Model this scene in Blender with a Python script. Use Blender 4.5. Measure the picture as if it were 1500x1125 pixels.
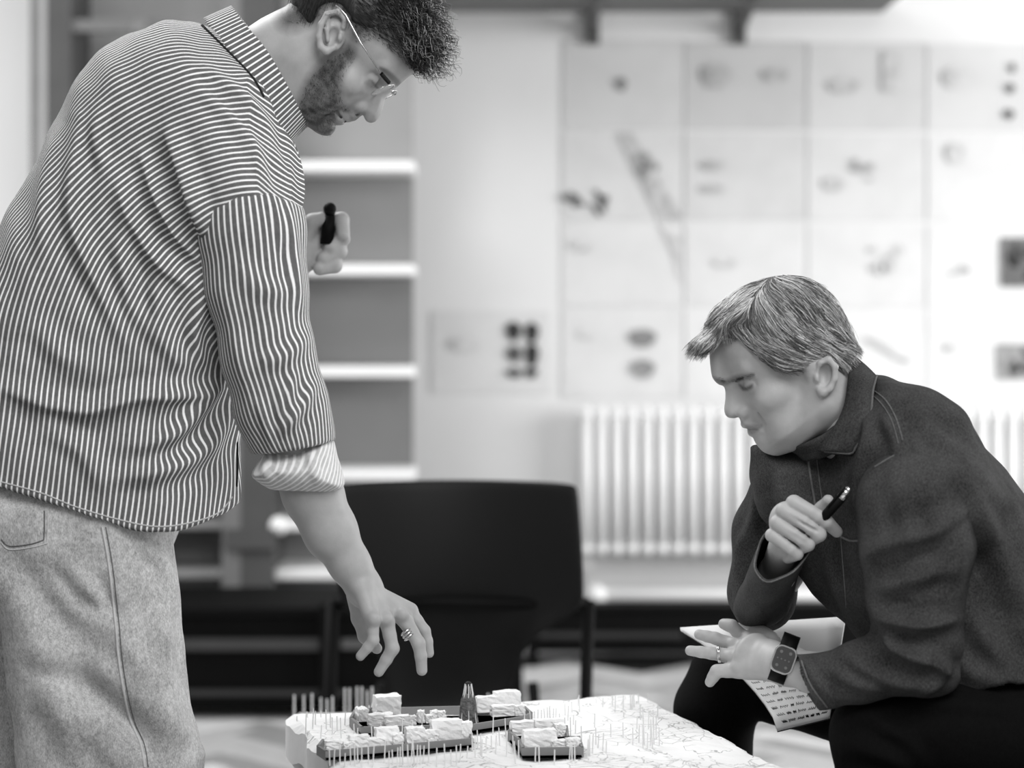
import bpy, bmesh, math, random
import numpy as np
from mathutils import Vector, Matrix
random.seed(7); RNG = np.random.default_rng(11)
for o in list(bpy.data.objects): bpy.data.objects.remove(o)
SC = bpy.context.scene
COL = SC.collection
PI = math.pi
# ---------------------------------------------------------------- camera
FPX, HY, CH = 2900.0, 471.0, 1.16          # focal length (px), horizon row, camera height
cd = bpy.data.cameras.new('camera'); cam = bpy.data.objects.new('camera', cd); COL.objects.link(cam)
cam.location = (0, 0, CH); cam.rotation_euler = (PI/2, 0, 0)
cd.sensor_width = 36; cd.lens = FPX/1500*36; cd.shift_y = -(562.5-HY)/1500
cd.clip_start = 0.05; cd.clip_end = 60
cd.dof.use_dof = True; cd.dof.focus_distance = 2.66; cd.dof.aperture_fstop = 2.5
SC.camera = cam
# ---------------------------------------------------------------- light
w = bpy.data.worlds.new('world'); SC.world = w; w.use_nodes = True
w.node_tree.nodes['Background'].inputs[0].default_value = (1, 1, 1, 1)
w.node_tree.nodes['Background'].inputs[1].default_value = 0.40
def area(name, loc, target, sx, sy, power):
    l = bpy.data.lights.new(name, 'AREA'); l.shape = 'RECTANGLE'; l.size = sx; l.size_y = sy; l.energy = power
    o = bpy.data.objects.new(name, l); COL.objects.link(o); o.location = loc
    o.rotation_euler = (Vector(target)-Vector(loc)).to_track_quat('-Z', 'Y').to_euler()
    return o
area('window_daylight', (4.2, 4.6, 1.5), (0.8, 6.9, 0.7), 3.0, 1.8, 172)         # tall windows right
area('skylight', (-1.6, 4.4, 3.6), (0.0, 3.0, 0.8), 2.2, 1.4, 95)             # roof light behind left
area('left_wall_fill', (-3.4, 5.2, 1.9), (-1.9, 6.9, 1.6), 1.2, 1.6, 45)  # added fill light that brightens the back wall at far left
area('front_daylight', (0.9, 0.3, 3.0), (0.1, 2.7, 0.7), 2.0, 1.4, 74)
SC.view_settings.view_transform = 'Standard'; SC.view_settings.look = 'None'
SC.view_settings.exposure = 0.0; SC.view_settings.gamma = 1.0; SC.view_settings.use_curve_mapping = False

def at(px, py, d): return Vector(((px-750)/FPX*d, d, CH-(py-HY)/FPX*d))
# ---------------------------------------------------------------- materials
def lin(v):
    v = v/255.0
    return v/12.92 if v <= 0.04045 else ((v+0.055)/1.055)**2.4
MATS = {}
class MB:
    def __init__(s, name, rough=0.7, spec=0.3, metal=0.0):
        s.m = bpy.data.materials.new(name); s.m.use_nodes = True; s.n = s.m.node_tree.nodes; s.l = s.m.node_tree.links
        s.b = s.n['Principled BSDF']; s.b.inputs['Roughness'].default_value = rough
        s.b.inputs['Specular IOR Level'].default_value = spec; s.b.inputs['Metallic'].default_value = metal
    def node(s, t, **kw):
        n = s.n.new(t)
        for k, v in kw.items():
            if k in n.inputs: n.inputs[k].default_value = v
            else: setattr(n, k, v)
        return n
    def coord(s, kind='Object', scale=(1, 1, 1), rot=(0, 0, 0)):
        t = s.n.new('ShaderNodeTexCoord'); m = s.n.new('ShaderNodeMapping')
        m.inputs['Scale'].default_value = scale; m.inputs['Rotation'].default_value = rot
        s.l.new(t.outputs[kind], m.inputs[0]); return m.outputs[0]
    def noise(s, scale, detail=3, vec=None, rough=0.5):
        n = s.n.new('ShaderNodeTexNoise'); n.inputs['Scale'].default_value = scale; n.inputs['Detail'].default_value = detail
        n.inputs['Roughness'].default_value = rough
        s.l.new(vec if vec is not None else s.coord(), n.inputs['Vector']); return n.outputs[0]
    def ramp(s, fac, stops):
        r = s.n.new('ShaderNodeValToRGB'); e = r.color_ramp.elements
        while len(e) < len(stops): e.new(0.5)
        for i, (p, v) in enumerate(stops):
            e[i].position = p; e[i].color = (v, v, v, 1) if not isinstance(v, tuple) else v
        s.l.new(fac, r.inputs[0]); return r.outputs[0]
    def math(s, op, a, b=None, c=None):
        n = s.n.new('ShaderNodeMath'); n.operation = op
        for i, x in enumerate((a, b, c)):
            if x is None: continue
            if isinstance(x, (int, float)): n.inputs[i].default_value = x
            else: s.l.new(x, n.inputs[i])
        return n.outputs[0]
    def mix(s, fac, a, b):
        n = s.n.new('ShaderNodeMix'); n.data_type = 'RGBA'
        for i, x in ((0, fac), (6, a), (7, b)):
            if isinstance(x, (int, float)): n.inputs[i].default_value = x if i == 0 else (x, x, x, 1)
            else: s.l.new(x, n.inputs[i])
        return n.outputs[2]
    def attr(s, name):
        n = s.n.new('ShaderNodeAttribute'); n.attribute_name = name; return n.outputs['Fac']
    def color(s, c):
        if isinstance(c, (int, float)): s.b.inputs['Base Color'].default_value = (c, c, c, 1)
        else: s.l.new(c, s.b.inputs['Base Color'])
        return s
    def bump(s, h, strength=0.3, dist=0.002):
        n = s.n.new('ShaderNodeBump'); n.inputs['Strength'].default_value = strength; n.inputs['Distance'].default_value = dist
        s.l.new(h, n.inputs['Height']); s.l.new(n.outputs[0], s.b.inputs['Normal']); return s
def mottled(name, v, var=0.08, scale=8, rough=0.7, spec=0.3, metal=0, bump=0.0, bscale=None, bdist=0.002, stretch=(1, 1, 1)):
    """plain grey material: value v (sRGB 0-255) with procedural mottling"""
    M = MB(name, rough, spec, metal); L = lin(v)
    n = M.noise(scale, 4, M.coord(scale=stretch)); M.color(M.ramp(n, [(0.3, L*(1-var)), (0.7, min(1, L*(1+var)))]))
    if bump: M.bump(M.noise(bscale or scale*6, 5, M.coord(scale=stretch)), bump, bdist)
    return M.m
# ---------------------------------------------------------------- object helpers
def link(o, parent=None):
    COL.objects.link(o)
    if parent is not None: o.parent = parent
    return o
def tag(o, label=None, cat=None, group=None, kind=None):
    if label: o['label'] = label
    if cat: o['category'] = cat
    if group: o['group'] = group
    if kind: o['kind'] = kind
    return o
def empty(name, loc=(0, 0, 0), rz=0):
    o = bpy.data.objects.new(name, None); o.empty_display_size = 0.05; o.location = loc; o.rotation_euler = (0, 0, rz)
    COL.objects.link(o); return o
def bm_obj(name, bm, mat, parent=None, smooth=False):
    me = bpy.data.meshes.new(name); bm.to_mesh(me); bm.free()
    if smooth:
        for p in me.polygons: p.use_smooth = True
    me.materials.append(mat); return link(bpy.data.objects.new(name, me), parent)
def np_obj(name, V, F, mat, parent=None, smooth=True, attrs=None):
    """mesh object from arrays: V (n,3), F (m,4)"""
    me = bpy.data.meshes.new(name); nv, nf = len(V), len(F); k = F.shape[1]
    me.vertices.add(nv); me.vertices.foreach_set('co', np.ascontiguousarray(V, np.float32).ravel())
    me.loops.add(nf*k); me.loops.foreach_set('vertex_index', np.ascontiguousarray(F, np.int32).ravel())
    me.polygons.add(nf); me.polygons.foreach_set('loop_start', np.arange(0, nf*k, k, dtype=np.int32))
    me.polygons.foreach_set('loop_total', np.full(nf, k, np.int32))
    me.update(calc_edges=True); me.validate()
    me.polygons.foreach_set('use_smooth', np.full(len(me.polygons), smooth))
    for a, vals in (attrs or {}).items():
        at_ = me.attributes.new(a, 'FLOAT', 'POINT'); at_.data.foreach_set('value', np.ascontiguousarray(vals, np.float32))
    me.materials.append(mat); return link(bpy.data.objects.new(name, me), parent)
def box(bm, c, s, rz=0, bev=0.0, rot=None):
    r = bmesh.ops.create_cube(bm, size=1.0)
    M = Matrix.Translation(c) @ (rot if rot is not None else Matrix.Rotation(rz, 4, 'Z')) @ Matrix.Diagonal((*s, 1))
    bmesh.ops.transform(bm, matrix=M, verts=r['verts'])
    if bev:
        es = list({e for v in r['verts'] for e in v.link_edges})
        bmesh.ops.bevel(bm, geom=es, offset=bev, segments=2, affect='EDGES', profile=0.5)
def cyl(bm, a, b, r1, r2=None, seg=12, caps=True):
    a, b = Vector(a), Vector(b); r2 = r1 if r2 is None else r2; L = (b-a).length
    r = bmesh.ops.create_cone(bm, cap_ends=caps, segments=seg, radius1=r1, radius2=r2, depth=L)
    q = (b-a).to_track_quat('Z', 'Y').to_matrix().to_4x4()
    bmesh.ops.transform(bm, matrix=Matrix.Translation((a+b)/2) @ q, verts=r['verts'])
def ball(bm, c, r, s=(1, 1, 1), seg=16):
    g = bmesh.ops.create_uvsphere(bm, u_segments=seg, v_segments=seg//2+2, radius=r)
    bmesh.ops.transform(bm, matrix=Matrix.Translation(c) @ Matrix.Diagonal((*s, 1)), verts=g['verts'])
def B(name, c, s, mat, parent=None, rz=0, bev=0.0, rot=None):
    bm = bmesh.new(); box(bm, c, s, rz, bev, rot); return bm_obj(name, bm, mat, parent)
def boxpx(name, x0, y0, x1, y1, d, depth, mat, parent=None, bev=0.0):
    """box whose front face covers a pixel rectangle at distance d, going back by depth"""
    a, b = at(x0, y1, d), at(x1, y0, d)
    return B(name, ((a.x+b.x)/2, d+depth/2, (a.z+b.z)/2), (b.x-a.x, depth, b.z-a.z), mat, parent, bev=bev)
def tube(name, pts, r, mat, parent=None, seg=8):
    bm = bmesh.new()
    for a, b in zip(pts, pts[1:]): cyl(bm, a, b, r, seg=seg)
    for p in pts[1:-1]: ball(bm, p, r, seg=seg)
    return bm_obj(name, bm, mat, parent, True)

# ---------------------------------------------------------------- the room
WD = 6.9
M_wall = mottled('wall_paint', 228, 0.025, 2.0, 0.9, 0.2, bump=0.1, bscale=60)
M_black = mottled('black_lacquer', 6, 0.2, 20, 0.6, 0.12)
M_plastic = mottled('black_plastic', 15, 0.1, 10, 0.5, 0.22)
M_steel = mottled('dark_steel', 82, 0.12, 6, 0.5, 0.4)
M_steel2 = mottled('mid_steel', 120, 0.1, 6, 0.5, 0.4)
M_rad = mottled('radiator_enamel', 240, 0.02, 6, 0.35, 0.5)
M_white = mottled('white_edge', 250, 0.01, 6, 0.4, 0.5)
st = lambda o: tag(o, kind='structure')
st(B('floor', (0, 4.2, -0.03), (9, 8.4, 0.05), mottled('floor_bed', 30, 0.1, 5)))
st(B('wall_back', (0, WD+0.1, 1.6), (9, 0.2, 3.24), M_wall))
# parquet, herringbone at 45 degrees
floor = bpy.data.objects['floor']
mw = []
for i, v in enumerate((186, 214, 150)):
    M = MB('parquet_%d' % i, 0.42, 0.4); n = M.noise(9, 5, M.coord(scale=(1, 12, 1)))
    L = lin(v); M.color(M.ramp(n, [(0.3, L*0.72), (0.55, L), (0.8, L*1.12)])); mw.append(M.m)
PL, PW = 0.34, 0.085
def vis(x, y):
    px, py = 750+FPX*x/y, HY+FPX*CH/y
    return (230 < px < 470 and 1010 < py < 1180) or (720 < px < 1010 and 950 < py < 1060) or (1070 < px < 1240 and 1000 < py < 1180)
plank_me = []
for orient in range(2):
    for k in range(3):
        bm = bmesh.new(); s = (PL-0.006, PW-0.006, 0.012)
        box(bm, (0, 0, 0), s, bev=0.0012)
        me = bpy.data.meshes.new('plank'); bm.to_mesh(me); bm.free(); me.materials.append(mw[k]); plank_me.append(me)
c45 = math.cos(PI/4); rest = bmesh.new(); sing = []
for n in range(-30, 31):
    for k in range(-110, 111):
        for orient in range(2):
            ox, oy = k*PW - n*PL, k*PW + n*PL
            cx, cy = (ox+PL/2, oy+PW/2) if orient == 0 else (ox-PW/2, oy+PL/2)
            x, y = cx*c45-cy*c45, 5.0+cx*c45+cy*c45
            if not (-3.0 < x < 3.0 and 2.6 < y < WD-0.25): continue
            a = PI/4 + (PI/2 if orient else 0)
            (sing if vis(x, y) else None)
            if vis(x, y): sing.append((y, x, a))
            elif -1.6 < x < 1.9: box(rest, (x, y, 0.0), (PL-0.006, PW-0.006, 0.012), a)
sing.sort()
for i, (y, x, a) in enumerate(sing):
    if i < 300:
        o = bpy.data.objects.new('parquet_plank', plank_me[random.choice((0, 0, 1, 1, 2))])
        link(o, floor); o.location = (x, y, 0.0 + random.uniform(-0.0006, 0.0006)+0); o.rotation_euler = (0, 0, a)
    else: box(rest, (x, y, 0.0), (PL-0.006, PW-0.006, 0.012), a)
tag(bm_obj('parquet', rest, mw[0], floor), kind='stuff')

# wall shelf high up
t = empty('wall_shelf', at(1000, 20, WD)); off = Vector(t.location)
def rel(t, o): o.location = o.location - t.location if o.parent is t else o.location; return o
def under(t, *objs):
    for o in objs:
        o.parent = t; o.location = Vector(o.location)-Vector(t.location)
    return t
sh0 = at(560, 18, WD); sh1 = at(1292, 18, WD)
under(t, B('shelf_board', ((sh0.x+sh1.x)/2, WD-0.30, sh0.z+0.02), (sh1.x-sh0.x, 0.6, 0.04), mottled('shelf_grey', 118, 0.08, 4, 0.7)))
for px in (868, 1082):
    p = at(px, 24, WD)
    bm = bmesh.new(); box(bm, (p.x, WD-0.02, p.z-0.03), (0.045, 0.03, 0.14)); cyl(bm, (p.x, WD-0.03, p.z-0.06), (p.x+0.0, WD-0.5, p.z+0.0), 0.017, seg=8)
    under(t, bm_obj('bracket', bm, M_steel))
tag(t, 'dark grey board shelf on brackets high on the back wall', 'shelf')

# radiator
rx0, rx1 = 848, 1640
a0, a1 = at(rx0, 820, WD-0.10), at(rx1, 592, WD-0.10)
t = empty('radiator', (a0.x, WD-0.1, a0.z))
zt, zb = at(0, 592, WD-.1).z, at(0, 822, WD-.1).z
pitch = 22.2/FPX*(WD-0.1); n = int((a1.x-a0.x)/pitch)
bm = bmesh.new()
for dy in (-0.03, 0.03):
    cyl(bm, (0, dy, 0.05), (0, dy, zt-zb-0.05), 0.0175, seg=10, caps=True)
ball(bm, (0, 0, 0.045), 0.024, (0.95, 2.2, 1.5), 12); ball(bm, (0, 0, zt-zb-0.045), 0.024, (0.95, 2.2, 1.5), 12)
cm = bpy.data.meshes.new('radiator_column'); bm.to_mesh(cm); bm.free(); cm.materials.append(M_rad)
for p in cm.polygons: p.use_smooth = True
for i in range(n):
    o = bpy.data.objects.new('radiator_column', cm); link(o, t); o.location = (pitch*(i+0.5), 0, 0)
for z in (0.045, zt-zb-0.045):
    bm = bmesh.new(); cyl(bm, (0, 0, z), (pitch*n, 0, z), 0.02, seg=12); bm_obj('header_pipe', bm, M_rad, t, True)
bm = bmesh.new(); cyl(bm, (-0.05, 0, 0.045), (0, 0, 0.045), 0.012); cyl(bm, (-0.05, 0, 0.08), (-0.05, 0, -0.10), 0.014); bm_obj('valve', bm, M_rad, t, True)
tag(t, 'long white column radiator under the wall of drawing sheets', 'radiator')
# heating pipe
p0, p1 = at(866, 873, WD-0.12), at(1500, 873, WD-0.12)
t = empty('heating_pipe', p0)
bm = bmesh.new(); cyl(bm, (0, 0, 0), (p1.x-p0.x, 0, 0), 0.024, seg=14); bm_obj('pipe', bm, M_white, t, True)
bm = bmesh.new(); ball(bm, (0.02, 0, 0), 0.038, seg=14); cyl(bm, (0.02, 0, -0.02), (0.02, 0, -0.065), 0.02); bm_obj('pipe_joint', bm, M_white, t, True)
tag(t, 'white horizontal heating pipe below the radiator', 'pipe')
st(boxpx('baseboard_back', 858, 834, 1900, 960, WD-0.03, 0.03, mottled('skirt_paint', 205, 0.03, 5)))

# drawing sheets
def prism(bm, pts, y, th=0.0008):
    a = [bm.verts.new((x, y, z)) for x, z in pts]; b = [bm.verts.new((x, y+th, z)) for x, z in pts]; n = len(pts)
    bm.faces.new(a); bm.faces.new(b[::-1])
    for i in range(n): bm.faces.new((a[i], b[i], b[(i+1) % n], a[(i+1) % n]))
    bmesh.ops.recalc_face_normals(bm, faces=bm.faces)
def sheet(x0, y0, x1, y1, v, label, marks=(), group=None):
    d = WD-0.003; c = at((x0+x1)/2, (y0+y1)/2, d)
    t = empty('drawing_sheet', c)
    M = MB('sheet_%d_%d' % (x0, y0), 0.85, 0.2); nz = M.noise(5+random.random()*3, 4)
    L = lin(v); M.color(M.ramp(nz, [(0.35, L*0.93), (0.6, L)]))
    W, H = (x1-x0)/FPX*d, (y1-y0)/FPX*d
    # slightly curled sheet
    bm = bmesh.new(); NX = 9; ph = random.random()*6; pr = []
    for i in range(NX):
        u = i/(NX-1)-.5; pr.append((W*u, -0.002-0.003*abs(u)**2*(1+math.sin(ph))))
    fr = [[bm.verts.new((x, y, z)) for x, y in pr] for z in (-H/2, H/2)]; bk = [[bm.verts.new((x, y+.0012, z)) for x, y in pr] for z in (-H/2, H/2)]
    for i in range(NX-1):
        bm.faces.new((fr[0][i], fr[0][i+1], fr[1][i+1], fr[1][i])); bm.faces.new((bk[0][i+1], bk[0][i], bk[1][i], bk[1][i+1]))
        bm.faces.new((fr[1][i], fr[1][i+1], bk[1][i+1], bk[1][i])); bm.faces.new((fr[0][i+1], fr[0][i], bk[0][i], bk[0][i+1]))
    for i in (0, NX-1): bm.faces.new((fr[0][i], fr[1][i], bk[1][i], bk[0][i]))
    bmesh.ops.recalc_face_normals(bm, faces=bm.faces)
    bm_obj('paper', bm, M.m, t)
    for (kind, mx, my, mw_, mh_, mv) in marks:
        bm = bmesh.new(); ox, oz = ((mx-(x0+x1)/2)/FPX*d, -(my-(y0+y1)/2)/FPX*d)
        if kind != 'band': rw, rh = mw_/FPX*d/2, mh_/FPX*d/2
        if kind == 'rect': box(bm, (ox, -0.0105, oz), (2*rw, 0.0006, 2*rh))
        elif kind == 'disc':
            prism(bm, [(ox+rw*math.cos(a)*(1+.1*math.sin(3*a)), oz+rh*math.sin(a)) for a in np.linspace(0, 2*PI, 25)[:-1]], -0.0118)
        elif kind == 'blot':
            for q_ in range(9):
                u, v_ = random.uniform(-1, 1), random.uniform(-1, 1)
                box(bm, (ox+rw*u*.75, -0.011-0.0007*(q_ % 3), oz+rh*v_*.75), (rw*random.uniform(.25, .6), 0.0006, rh*random.uniform(.25, .6)), rot=Matrix.Rotation(random.uniform(0, 1.5), 4, 'Y'))
        elif kind == 'band':     # slanting grey band: (mx,my)->(mw,mh)
            q = [((x-(x0+x1)/2)/FPX*d, -(y-(y0+y1)/2)/FPX*d) for x, y in mw_]
            prism(bm, q, -0.0105)
        po = bm_obj('printed_drawing', bm, ink(mv), t)
        if kind == 'blot': tag(po, kind='stuff')
    tag(t, label, 'drawing sheet', group)
INKS = {}
def ink(v):
    if v not in INKS: INKS[v] = mottled('ink_%d' % v, v, 0.25, 30, 0.8, 0.2)
    return INKS[v]
xs = [822, 1002, 1182, 1357, 1535]; ys = [57, 191, 323, 449, 584]
vals = [[205, 196, 206, 214], [212, 208, 216, 222], [220, 220, 222, 226], [222, 226, 228, 228]]
rows = ['top row', 'second row down', 'third row down', 'bottom row']
cols = ['leftmost column', 'second column', 'third column', 'rightmost column']
marks = {
 (0, 0): [('disc', 910, 124, 15, 20, 130)],
 (1, 0): [('band', 0, 0, [(905, 196), (925, 196), (999, 320), (965, 320)], 0, 185), ('blot', 946, 243, 42, 48, 150), ('blot', 865, 296, 80, 30, 110), ('disc', 828, 290, 14, 12, 130)],
 (2, 0): [('band', 0, 0, [(965, 326), (999, 326), (999, 420), (990, 380)], 0, 205), ('disc', 850, 360, 30, 16, 200)],
 (3, 0): [('disc', 941, 495, 40, 26, 140), ('disc', 941, 540, 36, 26, 150), ('disc', 857, 490, 16, 12, 205)],
 (0, 1): [('disc', 1048, 112, 40, 36, 170), ('disc', 1135, 112, 36, 20, 176)],
 (1, 1): [('disc', 1043, 243, 36, 14, 180), ('disc', 1043, 277, 36, 12, 184)],
 (2, 1): [('disc', 1060, 385, 30, 12, 200)],
 (0, 2): [('disc', 1235, 127, 44, 22, 186), ('rect', 1304, 105, 24, 60, 190)],
 (1, 2): [('blot', 1262, 250, 40, 36, 175), ('disc', 1220, 270, 30, 20, 190)],
 (2, 2): [('blot', 1298, 380, 60, 50, 195)],
 (3, 2): [('band', 0, 0, [(1262, 495), (1275, 495), (1335, 530), (1325, 532)], 0, 190)],
 (0, 3): [('disc', 1400, 115, 40, 30, 200), ('disc', 1482, 100, 9, 14, 100), ('disc', 1479, 130, 13, 14, 100), ('disc', 1477, 168, 15, 14, 80)],
 (1, 3): [('disc', 1398, 225, 26, 30, 196)],
 (2, 3): [('rect', 1495, 384, 60, 72, 110), ('blot', 1492, 384, 46, 60, 60), ('blot', 1405, 395, 34, 20, 190)],
 (3, 3): [('rect', 1487, 530, 54, 52, 150), ('blot', 1490, 525, 50, 48, 70), ('disc', 1390, 510, 14, 12, 200)],
}
for j in range(4):
    for i in range(4):
        sheet(xs[i]+1.5, ys[j]+1.5+i*2, xs[i+1]-1.5, ys[j+1]-1.5+i, vals[j][i], 'pale drawing sheet on back wall, %s, %s' % (rows[j], cols[i]), marks.get((j, i), ()), 'drawing sheets pinned to the back wall')
sheet(632, 456, 804, 576, 222, 'small separate pale sheet with dark sketches, left of the big grid of sheets', [('disc', 752, 485, 22, 28, 60), ('disc', 779, 487, 20, 30, 60), ('disc', 753, 518, 22, 24, 90), ('disc', 779, 520, 20, 34, 60), ('disc', 753, 546, 24, 14, 90), ('disc', 778, 546, 20, 14, 60), ('disc', 680, 505, 40, 20, 205)])

# left: grey metal shelving unit
SD = 6.35
t = empty('shelving_unit', at(320, 900, SD) ); t.location.z = 0
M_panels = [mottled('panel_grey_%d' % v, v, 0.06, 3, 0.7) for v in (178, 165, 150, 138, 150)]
def part(o): under(t, o); return o
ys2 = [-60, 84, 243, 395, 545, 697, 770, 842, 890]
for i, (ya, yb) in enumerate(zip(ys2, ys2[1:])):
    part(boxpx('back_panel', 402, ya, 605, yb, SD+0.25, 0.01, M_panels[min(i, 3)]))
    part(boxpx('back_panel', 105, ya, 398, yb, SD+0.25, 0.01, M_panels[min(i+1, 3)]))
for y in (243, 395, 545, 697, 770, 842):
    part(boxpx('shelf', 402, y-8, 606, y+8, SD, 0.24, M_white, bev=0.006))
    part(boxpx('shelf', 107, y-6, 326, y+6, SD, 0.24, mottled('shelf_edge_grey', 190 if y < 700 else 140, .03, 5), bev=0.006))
for (x0, x1, m) in ((44, 58, M_steel2), (58, 68, mottled('post_light', 165, .04, 6)), (68, 104, M_steel), (325, 352, M_steel2), (352, 400, M_steel)):
    a = part(boxpx('post', x0, -80, x1, 1000, SD-0.04, 0.3, m))
part(boxpx('cross_bar', 104, 28, 326, 46, SD-0.03, 0.04, M_steel2)); 
bm = bmesh.new(); ball(bm, at(208, 42, SD-0.05), 0.035); part(bm_obj('knob', bm, M_steel2, None, True))
bm = bmesh.new(); ball(bm, at(408, 770, SD-0.03), 0.03); part(bm_obj('knob', bm, M_white, None, True))
part(boxpx('hinge', 330, 775, 402, 805, SD-0.06, 0.03, M_steel))
tag(t, 'tall grey shelving unit with pale shelf edges and dark posts behind the standing person', 'shelving')
# low black benches
t = empty('low_bench', (at(500, 0, 5.7).x, 5.7, 0)); BD = 5.72
def blk(name, x0, y0, x1, y1, dd, dep, m, bev=0.0): return under(t, boxpx(name, x0, y0, x1, y1, dd, dep, m, None, bev))
blk('bench_body', 150, 900, 760, 1040, BD+0.02, 0.4, M_black)
blk('bench_top', 140, 890, 770, 904, BD, 0.45, M_black, .004)
blk('rail', 262, 937, 488, 953, BD-0.01, 0.02, mottled('rail_grey', 62, .1, 5)); blk('rail', 500, 937, 770, 951, BD-0.01, 0.02, M_steel)
blk('rail', 262, 1012, 730, 1020, BD-0.01, 0.02, mottled('rail_dark', 50, .1, 5))
for x in (150, 480, 758): blk('bench_leg', x-12, 885, x+8, 1056, BD-0.02, 0.06, M_black)
tag(t, 'low black bench with grey rails on the left, behind the empty chair', 'bench')
t = empty('low_bench', (at(1000, 0, 6.6).x, 6.6, 0)); BD = 6.62
blk('bench_body', 775, 889, 1460, 955, BD+0.02, 0.1, M_black); blk('bench_top', 770, 887, 1470, 896, BD, 0.12, M_black, .004)
blk('rail', 775, 927, 1000, 935, BD-0.005, 0.02, mottled('rail_g3', 48, .1, 5))
for x in (780, 1120, 1450): blk('bench_leg', x-8, 888, x+8, 979, BD-0.01, 0.05, M_black)
tag(t, 'low black bench under the white heating pipe', 'bench')

# black shell chair
CDp = 4.05
t = empty('shell_chair', (at(680, 0, CDp).x, CDp-0.1, 0))
prof = [(704, 499, 844, 0.0), (710, 496, 848, 0.003), (780, 493, 853, 0.02), (850, 496, 856, 0.03), (880, 505, 856, 0.03), (905, 528, 820, 0.02), (930, 545, 775, 0.0), (970, 560, 762, -0.02), (1010, 564, 752, -0.04), (1045, 566, 746, -0.07), (1075, 566, 746, -0.16), (1085, 570, 742, -0.30), (1080, 575, 738, -0.42)]
bm = bmesh.new(); NU = 15; g = []
for (y, x0, x1, dz) in prof:
    row = []
    for i in range(NU):
        u = i/(NU-1); p = at(x0+(x1-x0)*u, y, CDp); p.y += 0.06*(4*(u-.5)**2)*-1 - dz + (0.008*math.sin(u*PI)); 
        if i in (0, NU-1) and y == 704: p.z -= 0.004
        row.append(bm.verts.new(p))
    g.append(row)
for j in range(len(g)-1):
    for i in range(NU-1): bm.faces.new((g[j][i], g[j+1][i], g[j+1][i+1], g[j][i+1]))
bmesh.ops.recalc_face_normals(bm, faces=bm.faces); bmesh.ops.solidify(bm, geom=bm.faces[:], thickness=0.012)
sh = bm_obj('seat_shell', bm, M_plastic, None, True); under(t, sh)
ms = sh.modifiers.new('s', 'SUBSURF'); ms.levels = 1; ms.render_levels = 1
for x, xb, dd in ((487, 478, 4.0), (862, 850, 4.0), (560, 556, 4.45), (780, 800, 4.45)):
    a = at(x, 880 if dd < 4.2 else 1000, dd); b = at(xb, 0, dd); b.z = 0.0
    bm = bmesh.new(); cyl(bm, a, b, 0.013, 0.012, seg=10); ball(bm, b+Vector((0, 0, .008)), .016, (1, 1, .5), 10); under(t, bm_obj('leg', bm, M_black, None, True))
bm = bmesh.new(); a, b = at(487, 884, 4.0), at(862, 884, 4.0); cyl(bm, a, b, 0.012); under(t, bm_obj('frame_tube', bm, M_black, None, True))
tag(t, 'empty black chair with wide moulded back, seen from behind', 'chair')
# something small and white on the floor
bm = bmesh.new(); p = at(990, 1050, 4.6); p.z = 0.045
bmesh.ops.create_icosphere(bm, subdivisions=3, radius=0.055)
for v in bm.verts: v.co = v.co*(1+0.13*math.sin(v.co.x*90+v.co.z*70)*math.cos(v.co.y*80)) + Vector((p.x, p.y, 0.052))
tag(bm_obj('crumpled_paper', bm, M_white, None, False), 'small white crumpled paper lump on the floor behind the model table, right', 'paper')

# ---------------------------------------------------------------- model table
TZ = 0.60
def tp(px, py, dz=0.0):                    # pixel on the table plane -> world
    d = FPX*(CH-TZ-dz)/(py-HY); return Vector(((px-750)/FPX*d, d, TZ+dz))
FL, FR = tp(422, 1047), tp(938, 1017)
e1 = (FR-FL).normalized(); e2 = Vector((e1.y, -e1.x, 0)) ; Wd = (FR-FL).length; Ld = 0.95
# e2 points toward the camera
M_oak = mottled('table_wood', 110, 0.1, 5, 0.5)
t = empty('work_table', (FL+e1*Wd/2+e2*Ld/2)); t.location.z = 0
rz = math.atan2(e1.y, e1.x); ctr = FL+e1*Wd/2+e2*Ld/2
under(t, B('table_top', (ctr.x, ctr.y, TZ-0.085), (Wd*0.86, Ld*0.86, 0.025), M_oak, rz=rz, bev=.003))
for i in (-1, 1):
    for j in (-1, 1):
        c = ctr+e1*(i*Wd*0.38)+e2*(j*Ld*0.38); under(t, B('leg', (c.x, c.y, (TZ-0.0975)/2), (0.04, 0.04, TZ-0.0975), M_oak, rz=rz, bev=.003))
tag(t, 'small wooden table carrying the white site model', 'table')
# base board with a paper sheet folded over its edges
site = empty('site_model', (ctr.x, ctr.y, TZ-0.07))
site_parts = []
def sp(o): under(site, o); return o
sp(B('base_board', (ctr.x, ctr.y, TZ-0.038), (Wd-0.01, Ld-0.01, 0.066), mottled('foam_board', 205, .04, 6), rz=rz))
M = MB('map_sheet', 0.8, 0.2)
co = M.coord(scale=(1, 1, 1))
warp = M.node('ShaderNodeTexNoise'); warp.inputs['Scale'].default_value = 6; M.l.new(co, warp.inputs['Vector'])
wv = M.node('ShaderNodeVectorMath', operation='MULTIPLY_ADD'); wv.inputs[1].default_value = (0.12, 0.12, 0.0); M.l.new(warp.outputs['Color'], wv.inputs[0]); M.l.new(co, wv.inputs[2])
def lines(scale, wdt, feature='DISTANCE_TO_EDGE'):
    v = M.node('ShaderNodeTexVoronoi'); v.feature = feature; v.inputs['Scale'].default_value = scale; M.l.new(wv.outputs[0], v.inputs['Vector'])
    return M.math('LESS_THAN', v.outputs['Distance'], wdt)
nz = M.noise(15, 4, wv.outputs[0]); cont = M.math('PINGPONG', M.math('MULTIPLY', nz, 9.0), 1.0)
c1 = M.math('MULTIPLY', M.math('LESS_THAN', cont, 0.05), M.math('GREATER_THAN', M.noise(5, 2), 0.47))
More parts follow.
